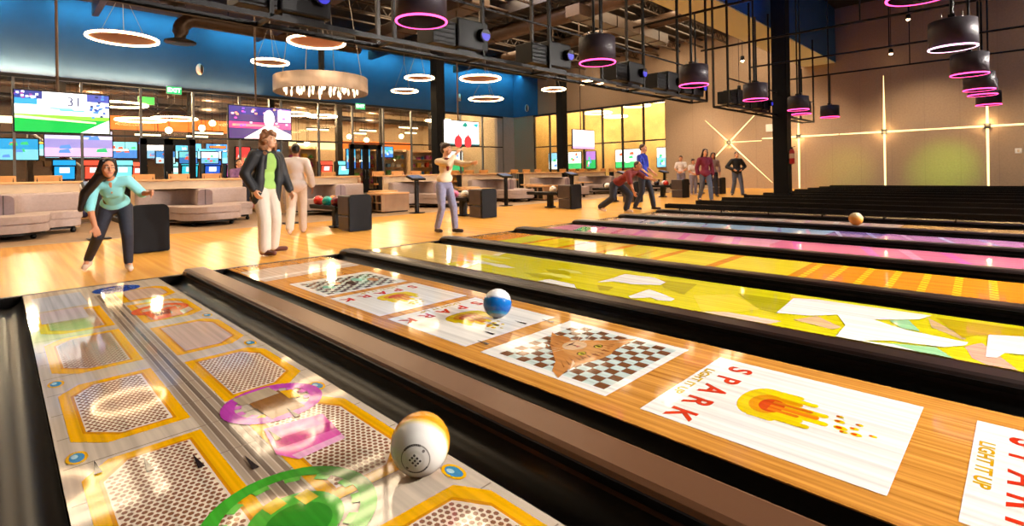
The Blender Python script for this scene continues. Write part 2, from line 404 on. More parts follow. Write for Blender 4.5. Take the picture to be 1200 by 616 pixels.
# ---- lane 1: plank track with framed mesh plates, gears
def lane1():
    r=lane_root(0,'nearest lane with golden framed mesh plates and green and magenta gears'); x0=LANES[0][0]; w=LW(0)
    lane_bed(r,0,'lane_cream')
    b=MB()
    P=lambda pts:[(p[0]-x0,p[1]) for p in pts]
    b.flat(P([(x0,FOUL-.02),(x0,YE),(x0+w,YE),(x0+w,FOUL-.02)]),ZG,(212,196,178))
    z=ZG+.0004
    # centre planks
    for i,c in enumerate([(186,166,146),(140,120,104),(176,156,136),(120,104,92),(190,170,150),(150,130,112)]):
        b.flat(P([(.617+i*.025,6.2),(.617+i*.025,-3),(.637+i*.025,-3),(.637+i*.025,6.2)]),z,c)
    for i in range(30): 
        yy=-3+i*.31; b.flat(P([(.16,yy),(1.22,yy+.01),(1.22,yy+.016),(.16,yy+.006)]),z+.0001,(150,132,116))
    # gold framed plates : left column, right column
    GOLD=(246,184,10); GOLD2=(222,150,16); NET=(240,222,200); HOLE=(146,96,68)
    def plate(pts,inset=.056,dots=True,net=NET):
        q=P(pts); b.flat(q,z+.0004,GOLD)
        cx=sum(p[0] for p in q)/len(q); cy=sum(p[1] for p in q)/len(q)
        def sh(p,d):
            v=Vector((p[0]-cx,p[1]-cy)); 
            sx=max(0,1-d/abs(v.x)) if abs(v.x)>1e-3 else 1; sy=max(0,1-d*1.15/abs(v.y)) if abs(v.y)>1e-3 else 1
            return (cx+v.x*sx,cy+v.y*sy)
        b.flat([sh(p,inset-.012) for p in q],z+.0006,GOLD2)
        inn=[sh(p,inset) for p in q]; b.flat(inn,z+.0008,net)
        if dots:
            def inside(x,y):
                c=False;n=len(inn)
                for i in range(n):
                    a,e=inn[i],inn[i-1]
                    if (a[1]>y)!=(e[1]>y) and x<(e[0]-a[0])*(y-a[1])/(e[1]-a[1])+a[0]: c=not c
                return c
            xs=[p[0] for p in inn]; ys=[p[1] for p in inn]
            yy=min(ys); row=0
            while yy<max(ys):
                xx=min(xs)+(.012 if row%2 else 0)
                while xx<max(xs):
                    if all(inside(xx+a,yy+e) for a,e in ((.008,0),(-.008,0),(0,.009),(0,-.009))):
                        b.flat([(xx+.0094*math.cos(PI/3*k),yy+.0106*math.sin(PI/3*k)) for k in range(6)],z+.001,HOLE)
                    xx+=.0235
                yy+=.0235; row+=1
    CH=.12
    for ya,yb in ((2.72,3.60),(1.62,2.56),(.5,1.46),(-.62,.34),(-1.75,-.8)):   # left
        plate([(.20,ya+CH),(.31,ya),(.61,ya),(.61,yb),(.29,yb),(.20,yb-CH)])
    for ya,yb in ((3.80,4.72),(4.86,5.72)):
        plate([(.20,ya+CH),(.31,ya),(.61,ya),(.61,yb),(.29,yb),(.20,yb-CH)],net=(214,190,170))
    for ya,yb in ((2.78,3.56),(1.66,2.50),(.52,1.44),(-.62,.34),(-1.75,-.8)):   # right
        plate([(.77,ya),(1.08,ya),(1.19,ya+CH),(1.19,yb-CH),(1.12,yb),(.77,yb)])
    for ya,yb in ((3.72,4.55),(4.74,5.52),(5.66,6.3)):
        plate([(.77,ya),(1.08,ya),(1.19,ya+CH),(1.19,yb-CH),(1.12,yb),(.77,yb)],net=(216,186,168),dots=False)
    z2=z+.0014
    # oval gems beside the plates
    for (x,y) in ((.205,2.66),(.205,3.70),(1.165,4.63),(1.165,2.63),(1.17,1.50),(.205,1.55),(1.165,3.64)):
        b.flat([(x-x0+.035*math.cos(t*PI/10),y+.06*math.sin(t*PI/10)) for t in range(20)],z2,GOLD)
        b.flat([(x-x0+.024*math.cos(t*PI/10),y+.045*math.sin(t*PI/10)) for t in range(20)],z2+.0003,(70,146,196))
        b.flat([(x-x0-.006+.011*math.cos(t*PI/6),y+.012+.02*math.sin(t*PI/6)) for t in range(12)],z2+.0005,(186,224,236))
    def gear(cx,cy,R,ri,c1,c2,teeth=True,zz=z2+.0008):
        n=48
        for k in range(n):
            a0=2*PI*k/n;a1=2*PI*(k+1)/n
            pt=lambda rr,a:(cx-x0+rr*math.cos(a),cy+rr*math.sin(a))
            b.flat([pt(ri,a0),pt(R,a0),pt(R,a1),pt(ri,a1)],zz,c1)
            if teeth and k%4<2: b.flat([pt(ri-.028,a0),pt(ri,a0),pt(ri,a1),pt(ri-.028,a1)],zz,c2)
    # magenta gear turret
    gear(.93,2.60,.225,.165,(196,70,186),(222,120,206))
    b.flat(P([(.84,2.66),(1.0,2.72),(1.02,2.44),(.86,2.42)]),z2+.0012,(140,92,44))
    b.flat(P([(.80,2.78),(.98,2.80),(.99,2.68),(.81,2.66)]),z2+.0014,(186,166,140))
    b.flat(P([(1.0,2.70),(1.05,2.68),(1.05,2.56),(1.0,2.58)]),z2+.0014,GOLD)
    b.flat(P([(.80,2.35),(1.04,2.30),(1.01,2.02),(.81,2.0),(.76,2.10)]),z2+.0016,(236,96,186))
    b.flat(P([(.795,2.22),(1.035,2.20),(1.02,2.12),(.78,2.14)]),z2+.0018,(206,48,148))
    b.flat(P([(.80,2.05),(.81,2.0),(1.01,2.02),(1.015,2.06)]),z2+.0018,(246,180,220))
    # green gear turret
    gear(.66,1.70,.27,.215,(70,184,52),(112,210,80)); gear(.66,1.66,.145,.0,(84,190,60),(112,210,80),False,z2+.001)
    b.flat([(.66-x0+.10*math.cos(t*PI/12),1.64+.10*math.sin(t*PI/12)) for t in range(24)],z2+.0014,(52,150,40))
    b.flat(P([(.70,1.78),(.75,1.79),(.76,1.72),(.71,1.71)]),z2+.0018,(246,214,60))
    b.flat(P([(.60,1.80),(.66,1.82),(.67,1.76),(.61,1.74)]),z2+.0018,(232,196,40))
    # orange turret, blue turret near the foul line
    gear(.95,5.15,.20,.14,(236,96,40),(240,140,70)); b.flat(P([(.82,5.12),(1.06,5.18),(1.04,4.8),(.84,4.76)]),z2+.0012,(232,84,24))
    b.flat(P([(.87,5.08),(1.0,5.1),(.99,4.92),(.88,4.9)]),z2+.0014,(150,40,10))
    gear(.82,6.42,.19,.12,(36,86,190),(80,130,220)); b.flat(P([(.72,6.45),(.92,6.5),(.93,6.3),(.72,6.26)]),z2+.0012,(28,66,160))
    # far left wash of pale blue: screen reflection painted into the lane
    b.flat(P([(.2,6.5),(.55,6.55),(.55,5.85),(.2,5.8)]),z2,(196,204,224)); b.flat(P([(.22,5.75),(.5,5.78),(.5,5.3),(.22,5.3)]),z2+.0002,(206,196,214))
    # arrow darts
    for (x,y) in ((.95,2.42),(.81,2.27),(.67,2.12),(.53,2.28),(.39,2.4),(.25,2.52)):
        b.flat([(x-x0-.012,y-.065),(x-x0+.012,y-.065),(x-x0,y+.065)],z2+.003,(46,38,40))
    b.build('projected_graphic','graphic',r)
lane1()
# ---- lane 2: row of cards
def lane2():
    r=lane_root(1,'wood lane with a row of white SPARK cards and one chequered cat card'); x0=LANES[1][0]; w=LW(1)
    lane_bed(r,1)
    b=MB()
    XA,XB=2.075-x0,2.955-x0; xc=(XA+XB)/2
    RED=(206,54,30); YEL=(206,164,14)
    def card(ya,yb):
        b.flat([(XA,ya),(XB,ya),(XB,yb),(XA,yb)],ZG,WHITE)
        yc=(ya+yb)/2; z=ZG+.0006
        pl=lambda s,t:(xc-s+.01,yc-t*.86-.07,z)
        for i_,ch in enumerate('SPARK'): b.text(ch,.162,lambda s,t,o=(i_-2)*.168: (xc-s-o-.02,yb-.155-t,z),RED,bold=.005)
        b.text('LIGHT IT UP',.074,lambda s,t:(xc-s+.03,yb-.038-t*.85,z),YEL,bold=.0025,spacing=1.0)
        # flame: round head towards the words, streaks and sparks away from it
        Y=(236,208,20); O=(226,152,16); R_=(208,74,22)
        def streak(s,t0,t1,wd,c,dz=0):
            pts=[pl(s-wd,t0)[:2],pl(s-wd,t1-wd)[:2]]
            for k in range(7): 
                a=PI-k*PI/6; pts.append(pl(s+wd*math.cos(a),t1-wd+wd*math.sin(a))[:2])
            pts+= [pl(s+wd,t0)[:2]]
            b.flat(pts,z+dz,c)
        hd=lambda R1,R2,cs,ct,c,dz:b.flat([pl(cs+R1*math.cos(k*PI/12),ct+R2*math.sin(k*PI/12))[:2] for k in range(24)],z+dz,c)
        hd(.17,.10,0,-.19,Y,.0002)
        for q_,(s,t1,c) in enumerate(((-.15,-.02,Y),(-.11,.06,Y),(-.07,.0,O),(-.03,.13,Y),(.01,.10,O),(.05,.15,Y),(.09,.05,Y),(.13,.09,Y),(.155,-.06,Y))):
            streak(s,-.19,t1,.021,c,.0003+.00003*q_)
        hd(.11,.085,.01,-.15,O,.0006); hd(.075,.06,.015,-.125,R_,.0008)
        for q_,(s,t1) in enumerate(((-.03,.06),(.02,.10),(.055,.02))): streak(s,-.13,t1,.014,(222,120,26),.0009+.00003*q_)
        for s,t,rr in ((-.02,.18,.02),(.04,.20,.025),(-.07,.17,.015),(.01,.25,.017),(.06,.27,.02),(-.04,.26,.014),(.03,.33,.014),(.07,.22,.015)):
            hd(rr*.8,rr*1.2,s,t,Y,.0004); hd(rr*.45,rr*.6,s,t-.008,R_,.0006)
    for ya,yb in ((-1.92,-.99),(-.78,.16),(.34,1.27),(2.52,3.44),(3.55,4.39)): card(ya,yb)
    def chess(ya,yb,cat):
        b.flat([(XA,ya),(XB,ya),(XB,yb),(XA,yb)],ZG,WHITE); z=ZG+.0006
        a0,a1=XA+.06,XB-.06; b0,b1=ya+.05,yb-.11; n=12; m_=11
        for i in range(n):
            for j in range(m_):
                c=(204,222,218) if (i+j)%2 else (122,78,50)
                xa=a0+(a1-a0)*i/n; xb=a0+(a1-a0)*(i+1)/n; yA=b0+(b1-b0)*j/m_; yB=b0+(b1-b0)*(j+1)/m_
                b.flat([(xa,yA),(xb,yA),(xb,yB),(xa,yB)],z,c)
        if cat:
            CAT=[(2.66,2.30),(2.58,2.137),(2.691,2.014),(2.782,1.912),(2.93,1.80),(2.78,1.80),(2.651,1.79),(2.56,1.76),(2.44,1.77),(2.32,1.80),(2.198,1.80),(2.09,1.77),(2.15,1.864),(2.26,1.932),(2.36,2.037),(2.46,2.146)]
            F=lambda pts,c,dz: b.flat([(p[0]-x0,p[1]) for p in pts],z+dz,c)
            F(CAT,(206,140,76),.0006)
            def e(cx,cy,rx,ry,c,dz): F([(cx+rx*math.cos(k*PI/9),cy+ry*math.sin(k*PI/9)) for k in range(18)],c,dz)
            e(2.55,1.94,.15,.13,(216,156,92),.0008); e(2.55,2.02,.09,.07,(228,192,152),.001)
            for sx in (-1,1):
                e(2.55+sx*.085,1.90,.034,.026,(90,56,30),.0012); e(2.55+sx*.085,1.90,.026,.02,(214,196,60),.0014); e(2.55+sx*.085,1.90,.010,.018,(30,24,20),.0016)
                F([(2.55+sx*.24,1.83),(2.55+sx*.33,1.795),(2.55+sx*.2,1.875)],(240,190,150),.0012)
                for q in (.02,.045,.07): F([(2.55+sx*.03,1.99+q*.6),(2.55+sx*.22,2.02+q*1.6),(2.55+sx*.22,2.025+q*1.6)],(250,240,226),.0016)
                F([(2.55+sx*.03,1.84),(2.55+sx*.05,1.78),(2.55+sx*.065,1.845)],(150,90,44),.0012)
            for q in range(-3,4): F([(2.55+q*.05-.008,1.80+abs(q)*.012),(2.55+q*.05+.008,1.80+abs(q)*.012),(2.55+q*.038,1.87+abs(q)*.01)],(146,88,44),.00115)
            for q in range(5): F([(2.42-q*.05,1.84),(2.43-q*.05,1.84),(2.44-q*.035,1.93)],(150,92,46),.00115); F([(2.68+q*.05,1.84),(2.67+q*.05,1.84),(2.66+q*.035,1.93)],(150,92,46),.00115)
            for q in range(6): F([(2.40+q*.045,2.10+abs(q-3)*.01),(2.41+q*.045,2.10),(2.45+q*.03,2.17)],(160,100,52),.00115)
            F([(2.53,1.985),(2.57,1.985),(2.55,2.01)],(196,110,96),.0014); F([(2.545,2.01),(2.555,2.01),(2.552,2.05),(2.548,2.05)],(120,70,50),.0014)
            F([(2.50,2.055),(2.55,2.04),(2.60,2.055),(2.55,2.06)],(120,70,50),.0014)
            e(2.6,2.17,.05,.07,(186,120,62),.0012)
    chess(1.46,2.38,True); chess(4.50,5.30,False)
    # teal ovals on the far chequered card
    for s in range(5): b.flat([(.35+s*.12+.05*math.cos(k*PI/8),4.85+.12*(s%2)+.09*math.sin(k*PI/8)) for k in range(16)],ZG+.0012,((120,190,170),(226,176,130),(96,70,50),(140,200,180),(200,150,110))[s])
    b.flat([(.02,5.62),(w-.02,5.75),(w-.02,6.45),(.02,6.4)],ZG,(226,206,190)); b.flat([(.02,5.75),(w-.02,5.9),(w-.02,5.98),(.02,5.85)],ZG+.0004,(246,240,232))
    # dart markers
    for i,(x,y) in enumerate(((2.2,2.50),(2.36,2.62),(2.52,2.74),(2.68,2.62),(2.84,2.50))):
        b.flat([(x-x0-.012,y-.06),(x-x0+.012,y-.06),(x-x0,y+.06)],ZG+.003,(60,40,26))
    b.build('projected_graphic','graphic',r)
lane2()
# ---- lane 3
L3G=[([(4.253,2.052),(4.51,1.806),(4.166,1.471),(3.897,1.618),(3.844,1.797)],(238,216,60)),([(3.677,1.792),(3.922,1.629),(3.942,1.242),(3.722,1.292),(3.642,1.58)],(232,205,176)),([(4.098,0.274),(4.254,0.204),(3.962,0.096),(3.686,0.04),(3.676,0.163),(3.882,0.227)],(240,176,150)),([(4.702,0.509),(4.543,0.41),(4.286,0.277),(4.247,0.292),(4.44,0.461)],(214,178,130)),([(4.031,1.194),(4.244,1.101),(4.049,0.9),(3.96,0.936),(4.009,1.113)],(222,184,140)),([(4.042,2.913),(4.078,2.75),(3.92,2.704),(3.884,2.78)],(190,176,30)),([(4.636,2.601),(4.684,2.222),(4.233,2.127),(4.343,2.382)],(188,176,22)),([(4.564,1.795),(4.6,1.362),(4.114,1.334),(4.166,1.471)],(180,172,24)),([(4.736,0.469),(4.777,0.021),(4.516,0.021),(4.429,0.23),(4.294,0.295)],(196,170,22)),([(3.637,3.478),(3.952,3.436),(3.924,3.101),(3.724,2.98),(3.653,3.216)],WHITE),([(4.142,2.985),(4.429,2.984),(4.661,3.002),(4.692,2.673),(4.568,2.484),(4.425,2.464),(4.291,2.683),(4.282,2.886)],WHITE),([(3.86,2.456),(4.203,2.453),(4.148,2.33),(4.032,2.11),(3.944,2.098),(3.897,2.19),(3.946,2.287),(3.8,2.396)],WHITE),([(4.134,1.343),(4.693,1.387),(4.766,1.234),(4.779,0.495),(4.6,0.551),(4.401,0.777),(4.3,0.651),(4.247,0.54),(4.201,0.263),(4.123,0.271),(3.995,0.362),(3.932,0.616),(3.815,0.745),(3.862,0.586),(3.752,0.461),(3.67,0.302),(3.652,0.619),(3.67,0.88),(4.115,0.892),(4.371,0.995),(4.208,1.142),(4.178,1.237)],WHITE),([(4.443,0.694),(4.553,0.605),(4.28,0.504),(4.283,0.606)],(158,212,160)),([(3.851,0.662),(3.965,0.395),(3.67,0.302),(3.734,0.459),(3.862,0.586)],(158,212,160)),([(4.472,0.182),(4.565,0.021),(4.592,-0.064),(4.14,-0.056),(4.132,0.02),(4.102,0.099),(3.973,0.127),(3.951,0.174)],WHITE)]
def base_graphic(b,w,ya,yb,c,z=ZG,m=.0): b.flat([(m,ya),(w-m,ya),(w-m,yb),(m,yb)],z,c)
def lane3():
    r=lane_root(2,'yellow-green lane with large white splashed shapes'); x0=LANES[2][0]; w=LW(2); lane_bed(r,2,'lane_cream')
    b=MB(); base_graphic(b,w,YE,5.0,(220,208,26)); base_graphic(b,w,5.0,FOUL-.05,(228,196,120))
    b.flat([(0,4.6),(w,5.0),(w,5.12),(0,4.72)],ZG+.0003,(244,232,190))
    for i in range(26):   # irregular patches of olive, lime and cream along the lane
        x=random.uniform(.12,w-.12); y=random.uniform(3.2,5.6) if i<12 else random.uniform(-6,-.3); a=random.uniform(.07,.12); e=random.uniform(.12,.4)
        n=9; b.flat([(min(w-.01,max(.01,x+a*random.uniform(.6,1.1)*math.cos(2*PI*k/n))),y+e*random.uniform(.6,1.1)*math.sin(2*PI*k/n)) for k in range(n)],ZG+.0004+i*.00002,random.choice([(190,180,20),(236,222,40),(240,236,206),(222,190,50),(236,230,110)]))
    for i,(p,c) in enumerate(L3G):
        b.flat([(min(w-.003,max(.003,q[0]-x0)),q[1]) for q in p],ZG+.0012+i*.0002,c)
    b.build('projected_graphic','graphic',r)
lane3()
def lane4():
    r=lane_root(3,'orange lane with bright yellow blocks and dashed yellow cross lines'); w=LW(3); lane_bed(r,3)
    b=MB(); base_graphic(b,w,YE,FOUL-.3,(240,150,34)); Y=(250,222,40)
    y=1.72; z=ZG+.0005
    for k,(l,c) in enumerate(((.86,(246,222,56)),(.72,(248,226,62)),(.8,(240,220,60)),(.7,(244,206,90)),(.7,(246,226,40)),(.6,(226,222,60)))):
        b.flat([(.02,y),(w-.02,y+.02),(w-.02,y+l-.09),(.02,y+l-.11)],z,c)
        if k in (2,3,4): b.flat([(.2,y+.2),(w*.8,y+.25),(w*.8,y+.29),(.2,y+.24)],z+.0003,(238,180,40))
        y+=l
    for k in range(-16,7):
        yy=.19+.235*k
        for j in range(9): b.flat([(.06+j*.112,yy-.03+.005*j),(.06+j*.112+.07,yy-.03+.005*j),(.09+j*.112+.07,yy+.03+.005*j),(.09+j*.112,yy+.03+.005*j)],z,Y)
    b.build('projected_graphic','graphic',r)
lane4()
def lane5():
    r=lane_root(4,'pink lane with magenta slanted bars'); w=LW(4); lane_bed(r,4,'lane_cream')
    b=MB(); base_graphic(b,w,YE,FOUL-.2,(238,128,160)); base_graphic(b,w,2.6,FOUL-.2,(236,160,190),ZG+.0002)
    for k in range(22):
        y=-3+k*.42; c=((230,110,190),(244,166,196),(220,124,200),(240,126,160))[k%4]
        b.flat([(.05,y),(w-.05,y+.3),(w-.05,y+.42),(.05,y+.1)],ZG+.0005,c)
    b.flat([(.1,5.6),(.9,5.9),(.9,6.2),(.1,5.9)],ZG+.0008,(120,200,140))
    b.build('projected_graphic','graphic',r)
lane5()
def lane6():
    r=lane_root(5,'lilac lane fading to pale blue with white slashes'); w=LW(5); lane_bed(r,5,'lane_cream')
    b=MB(); base_graphic(b,w,YE,1.6,(206,140,196)); base_graphic(b,w,1.6,2.3,(150,120,190)); base_graphic(b,w,2.3,5.6,(164,200,232)); base_graphic(b,w,5.6,FOUL-.3,(214,206,226))
    for k in range(20):
        y=-3+k*.45; b.flat([(.05,y),(w-.05,y+.3),(w-.05,y+.36),(.05,y+.06)],ZG+.0005,((226,180,220),(170,170,222),(200,200,236))[k%3])
    b.build('projected_graphic','graphic',r)
lane6()
def lane7():
    r=lane_root(6,'pale pink lane turning tan with an orange ball rolling on it'); w=LW(6); lane_bed(r,6,'lane_cream')
    b=MB(); base_graphic(b,w,1.6,FOUL-.3,(240,206,192)); base_graphic(b,w,1.0,1.6,(238,180,110)); base_graphic(b,w,YE,1.0,(218,168,112))
    for k in range(8): b.flat([(.05,2+k*.5),(w-.05,2.1+k*.5),(w-.05,2.2+k*.5),(.05,2.06+k*.5)],ZG+.0005,((236,186,206),(246,232,224))[k%2])
    b.build('projected_graphic','graphic',r)
lane7()
proto=None
for k in range(7,len(LANES)):
    if proto is None:
        proto=lane_root(7,'plain pale wood lane beyond the patterned ones, between dark raised bumpers','unlit far lanes'); 
        lane_bed(proto,7,'lane_cream')
    else: dup(proto,(LANES[k][0],0,0))

# dividers: capping with a gutter on either side
def divider(k, xl, xr, label, group=None, bump=False, m='cap'):
    """xl: right edge of the lane on the left; xr: left edge of the lane on the right"""
    W=xr-xl; gw=min(.235,W*.36); xm=W/2
    r=thing('lane_divider',label,'lane divider',(xl,0,0),0,group)
    yA,yB=YE,FOUL
    def gut(g0,g1):
        b=MB(); n=10; prof=[]
        for i in range(n+1):
            t=PI*i/n; c=(g0+g1)/2; h=(g1-g0)/2
            prof.append((c-h*math.cos(t), -.004-.092*math.sin(t)))
        vs=[(p[0],y,p[1]) for y in (yA,yB) for p in prof]; N=n+1
        b.add(vs,[(i,i+1,N+i+1,N+i) for i in range(n)],smooth=True)
        vs2=[(p[0],y,p[1]-.015) for y in (yA,yB) for p in prof]
        b.add(vs2,[(i+1,i,N+i,N+i+1) for i in range(n)],smooth=True)
        c0=[(p[0],yB-.01,p[1]) for p in prof]; b.add(c0,[tuple(range(N))])
        return b.build('gutter','gutter',r)
    gut(.004,gw); gut(W-gw,W-.004)
    # capping: crowned top, rounded nose towards the bowlers
    H=.075; ca,cb=gw+.006,W-gw-.006; cw=cb-ca
    prof=[(0,-.1),(0,H*.62),(.012,H*.86),(.035,H),(cw-.035,H),(cw-.012,H*.86),(cw,H*.62),(cw,-.1)]
    ys=[yA,yB-.22,yB-.10,yB-.03,yB+.01]; hs=[1,1,.98,.86,.55]
    b=MB(); N=len(prof); vs=[]
    for y,h in zip(ys,hs):
        for p in prof: vs.append((ca+p[0],y,p[1]*h if p[1]>0 else p[1]))
    fs=[]
    for j in range(len(ys)-1):
        for i in range(N-1): fs.append((j*N+i,j*N+i+1,(j+1)*N+i+1,(j+1)*N+i))
    fs.append(tuple((len(ys)-1)*N+i for i in range(N))); fs.append(tuple(range(N))[::-1])
    b.add(vs,fs); b.build('capping',m,r)
    # dark side lips
    b=MB()
    for x in (ca-.004,cb+.004): b.box((x,(yA+yB)/2-.1,H*.45),(.012,yB-yA-.2,.03))
    b.build('edge_trim','black',r)
    if k==0:
        b=MB(); b.box((W-gw+.02,5.1,.002),(.05,.22,.012)); b.box((W-gw+.02,5.28,.006),(.06,.03,.03)); b.build('ball_sensor','mullion_grey',r,bevel=.004)
    if bump:
        b=MB(); yb=FOUL-.25
        for x in (ca+.02,cb-.02):
            b.box((x,(yA+yb)/2,.165),(.035,yb-yA,.11))
            for j in range(9): b.tube([(x,yb-.4-j*1.05,.06),(x,yb-.4-j*1.05,.2)],.018,6)
        b.build('bumper_rail','railblack',r)
    return r
b=MB()
labels=['wide bronze-topped divider between the gold-plated lane and the SPARK card lane',
 'dark divider between the SPARK card lane and the yellow-green lane',
 'dark divider between the yellow-green lane and the orange lane',
 'dark divider between the orange lane and the pink lane',
 'dark divider between the pink lane and the lilac lane',
 'dark divider between the lilac lane and the pale pink lane',
 'dark divider with raised bumper posts behind the orange ball']
div=None
for k in range(len(LANES)-1):
    if k<len(labels): divider(k,LANES[k][1],LANES[k+1][0],labels[k],'lane dividers',bump=(k>=6),m='cap' if k==0 else 'cap_dark')
    elif div is None: div=divider(k,LANES[k][1],LANES[k+1][0],'black divider with raised bumper rail among the far unlit lanes','far lane dividers',bump=True,m='railblack')
    else: dup(div,(LANES[k][1],0,0))
divider(90,LANES[0][0]-.69,LANES[0][0],'dark divider on the left of the gold-plated lane','lane dividers')
o=dup(div,(LANES[-1][1],0,0))
b=MB(); b.box((-7.27,-2.85,-.06),(13.4,19.3,.1)); struct('floor_left_lanes',b,'gutter')
b=MB(); b.box((28.6+.05,-2.85,-.06),(.7,19.3,.1)); struct('floor_right_edge',b,'gutter')
b=MB(); b.box((7.5,FOUL,.001),(43,.05,.004)); o=struct('trim_foul_line',b,'black')
#--PART2--
# ================================================================== BALLS
def ball_mat(name, cap, band, mode):
    """two-tone ball: object-space cap of one colour, the rest swirled"""
    m,nt,bs=new_mat(name); L=nt.links.new
    tc=nt.nodes.new('ShaderNodeTexCoord'); sp=nt.nodes.new('ShaderNodeSeparateXYZ'); L(tc.outputs['Object'],sp.inputs[0])
    nz=nt.nodes.new('ShaderNodeTexNoise'); nz.inputs['Scale'].default_value=6; L(tc.outputs['Object'],nz.inputs['Vector'])
    ad=nt.nodes.new('ShaderNodeMath'); ad.operation='MULTIPLY_ADD'; ad.inputs[1].default_value=.03; L(nz.outputs['Fac'],ad.inputs[0]); L(sp.outputs['Z'],ad.inputs[2])
    mr=nt.nodes.new('ShaderNodeMapRange'); mr.inputs['From Min'].default_value=-.11; mr.inputs['From Max'].default_value=.14; L(ad.outputs[0],mr.inputs['Value'])
    rp=nt.nodes.new('ShaderNodeValToRGB'); rp.color_ramp.interpolation='LINEAR'
    els=rp.color_ramp.elements
    for i,(p,c) in enumerate(mode):
        e=els[i] if i<2 else els.new(p)
        e.position=p; e.color=S(*c)
    L(mr.outputs[0],rp.inputs['Fac']); L(rp.outputs['Color'],bs.inputs['Base Color'])
    bs.inputs['Roughness'].default_value=.15; bs.inputs['Coat Weight'].default_value=.4
    return m
def ball_mesh(m, R=.108):
    b=MB(); b.ell((0,0,0),R,n=40,m=26); return b
def aim(v):  # rotation bringing local +Z onto v
    return Vector((0,0,1)).rotation_difference(Vector(v).normalized()).to_euler()
E_O=[(0.0,(236,140,24)),(.57,(242,160,34)),(.62,(246,214,120)),(.68,(244,240,234)),(1.0,(246,244,240))]
M['ball_orange']=ball_mat('orange_white_ball',0,0,E_O)
M['ball_blue']=ball_mat('blue_white_ball',0,0,[(0.0,(200,214,232)),(.14,(200,214,232)),(.20,(70,160,214)),(.28,(14,84,170)),(.60,(20,110,190)),(.67,(236,240,246)),(1,(246,246,248))])
M['ball_amber']=ball_mat('amber_ball',0,0,[(0,(236,140,24)),(.5,(240,160,60)),(.7,(246,214,160)),(1,(246,236,214))])
o=ball_mesh('x').build('bowling_ball','ball_orange'); o.location=(1.085,1.585,.11)
o.rotation_euler=aim((-.62,-.62,-.03))
tag(o,'large white and orange ball with a round black emblem, rolling on the nearest lane','bowling ball','balls rolling on the lanes')
b=MB(); zt=.1085
def cap_pt(s,t,up=.0006): 
    R=.108+up; return (s,t,math.sqrt(max(1e-6,R*R-s*s-t*t)))
def ring_on(b,r0,r1,c,a0=0,a1=2*PI,n=40,cx=0,cy=0,up=.0008):
    for k in range(n):
        p=a0+(a1-a0)*k/n;q=a0+(a1-a0)*(k+1)/n
        b.poly([cap_pt(cx+r0*math.cos(p),cy+r0*math.sin(p),up),cap_pt(cx+r1*math.cos(p),cy+r1*math.sin(p),up),cap_pt(cx+r1*math.cos(q),cy+r1*math.sin(q),up),cap_pt(cx+r0*math.cos(q),cy+r0*math.sin(q),up)],0,c)
ring_on(b,.001,.052,(214,210,202),up=.0005); ring_on(b,.046,.052,(60,54,52),.4,1.7); ring_on(b,.046,.052,(60,54,52),3.4,4.9); ring_on(b,.048,.051,(150,144,138))
ring_on(b,.001,.033,(232,230,224),up=.0009)
for k in range(3):
    for dx in (-.010,0,.010):
        ring_on(b,.0005,.0042,(40,36,34),n=10,cx=dx*1.1,cy=-.014+.014*k,up=.0013)
for a in (.0,PI): ring_on(b,.0005,.005,(110,104,100),n=10,cx=.041*math.cos(a),cy=.041*math.sin(a),up=.0013)
b.build('emblem','print',o)
o=ball_mesh('x').build('bowling_ball','ball_blue'); o.location=(2.66,2.84,.11); o.rotation_euler=aim((.30,.18,.9))
tag(o,'blue ball with a white cap, rolling over a SPARK card on the wood lane','bowling ball','balls rolling on the lanes')
b=MB(); ring_on(b,.020,.024,(90,90,110)); ring_on(b,.0005,.012,(150,150,170),n=16,cx=.0); b.build('emblem','print',o)
o=ball_mesh('x').build('bowling_ball','ball_amber'); o.location=(11.25,2.24,.11); o.rotation_euler=(.3,.2,0)
o.scale=(1.1,1.1,1.1); o.location.z=.121
tag(o,'small far orange ball with a pale top, on the pale pink lane','bowling ball','balls rolling on the lanes')

# ================================================================== BALL RETURNS
def make_return(label):
    r=thing('ball_return',label,'ball return',(0,0,0),0,'ball returns along the foul line')
    b=MB()   # hood: front panel with rounded top corners, extruded back
    prof=fillet([(-.24,0),(.24,0),(.24,.71),(-.24,.71)],[.03,.03,.09,.09])
    def ext(y0,y1,pr,mi):
        n=len(pr); vs=[(p[0],y0,p[1]) for p in pr]+[(p[0],y1,p[1]) for p in pr]
        b.add(vs,[tuple(range(n)),tuple(range(n,2*n))[::-1]]+[(i,n+i,n+(i+1)%n,(i+1)%n) for i in range(n)],mi)
    ext(0,.07,prof,0); b.build('hood_front','hood',r,bevel=.008)
    b=MB(); b.box((0,.30,.50),(.45,.46,.38)); b.build('hood','hood_side',r,bevel=.02)
    b=MB(); b.box((0,.29,.15),(.44,.44,.28)); b.build('hood_base','hood_side',r,bevel=.015)
    b=MB(); b.box((0,.56,.44),(.34,.1,.22)); b.build('ball_door','black',r,bevel=.02)
    b=MB(); b.box((0,1.15,.42),(.52,1.2,.06)); b.box((.25,1.15,.455),(.04,1.2,.05)); b.box((-.25,1.15,.455),(.04,1.2,.05)); b.box((0,1.74,.455),(.52,.04,.05))
    b.build('ball_rack','hood',r,bevel=.012)
    b=MB(); b.tube([(-.07,.6,.46),(-.07,1.7,.46)],.014); b.tube([(.07,.6,.46),(.07,1.7,.46)],.014); b.build('rack_rail','cable',r)
    b=MB(); b.prism([(-.08,.94),(.08,.94),(.08,1.08),(-.08,1.08)],0,.40); b.box((0,1.01,.02),(.26,.24,.04)); b.build('leg','black',r,bevel=.01)
    return r
RX=[1.60+3.43*k for k in range(7)]
where=['beside the woman in the teal shirt','behind the man in the black jacket, with balls on its rack','beside the woman with raised arms','between the raised-arm woman and the crouching bowler','behind the crouching bowler','in front of the two people in white','at the far end beside the man in black']
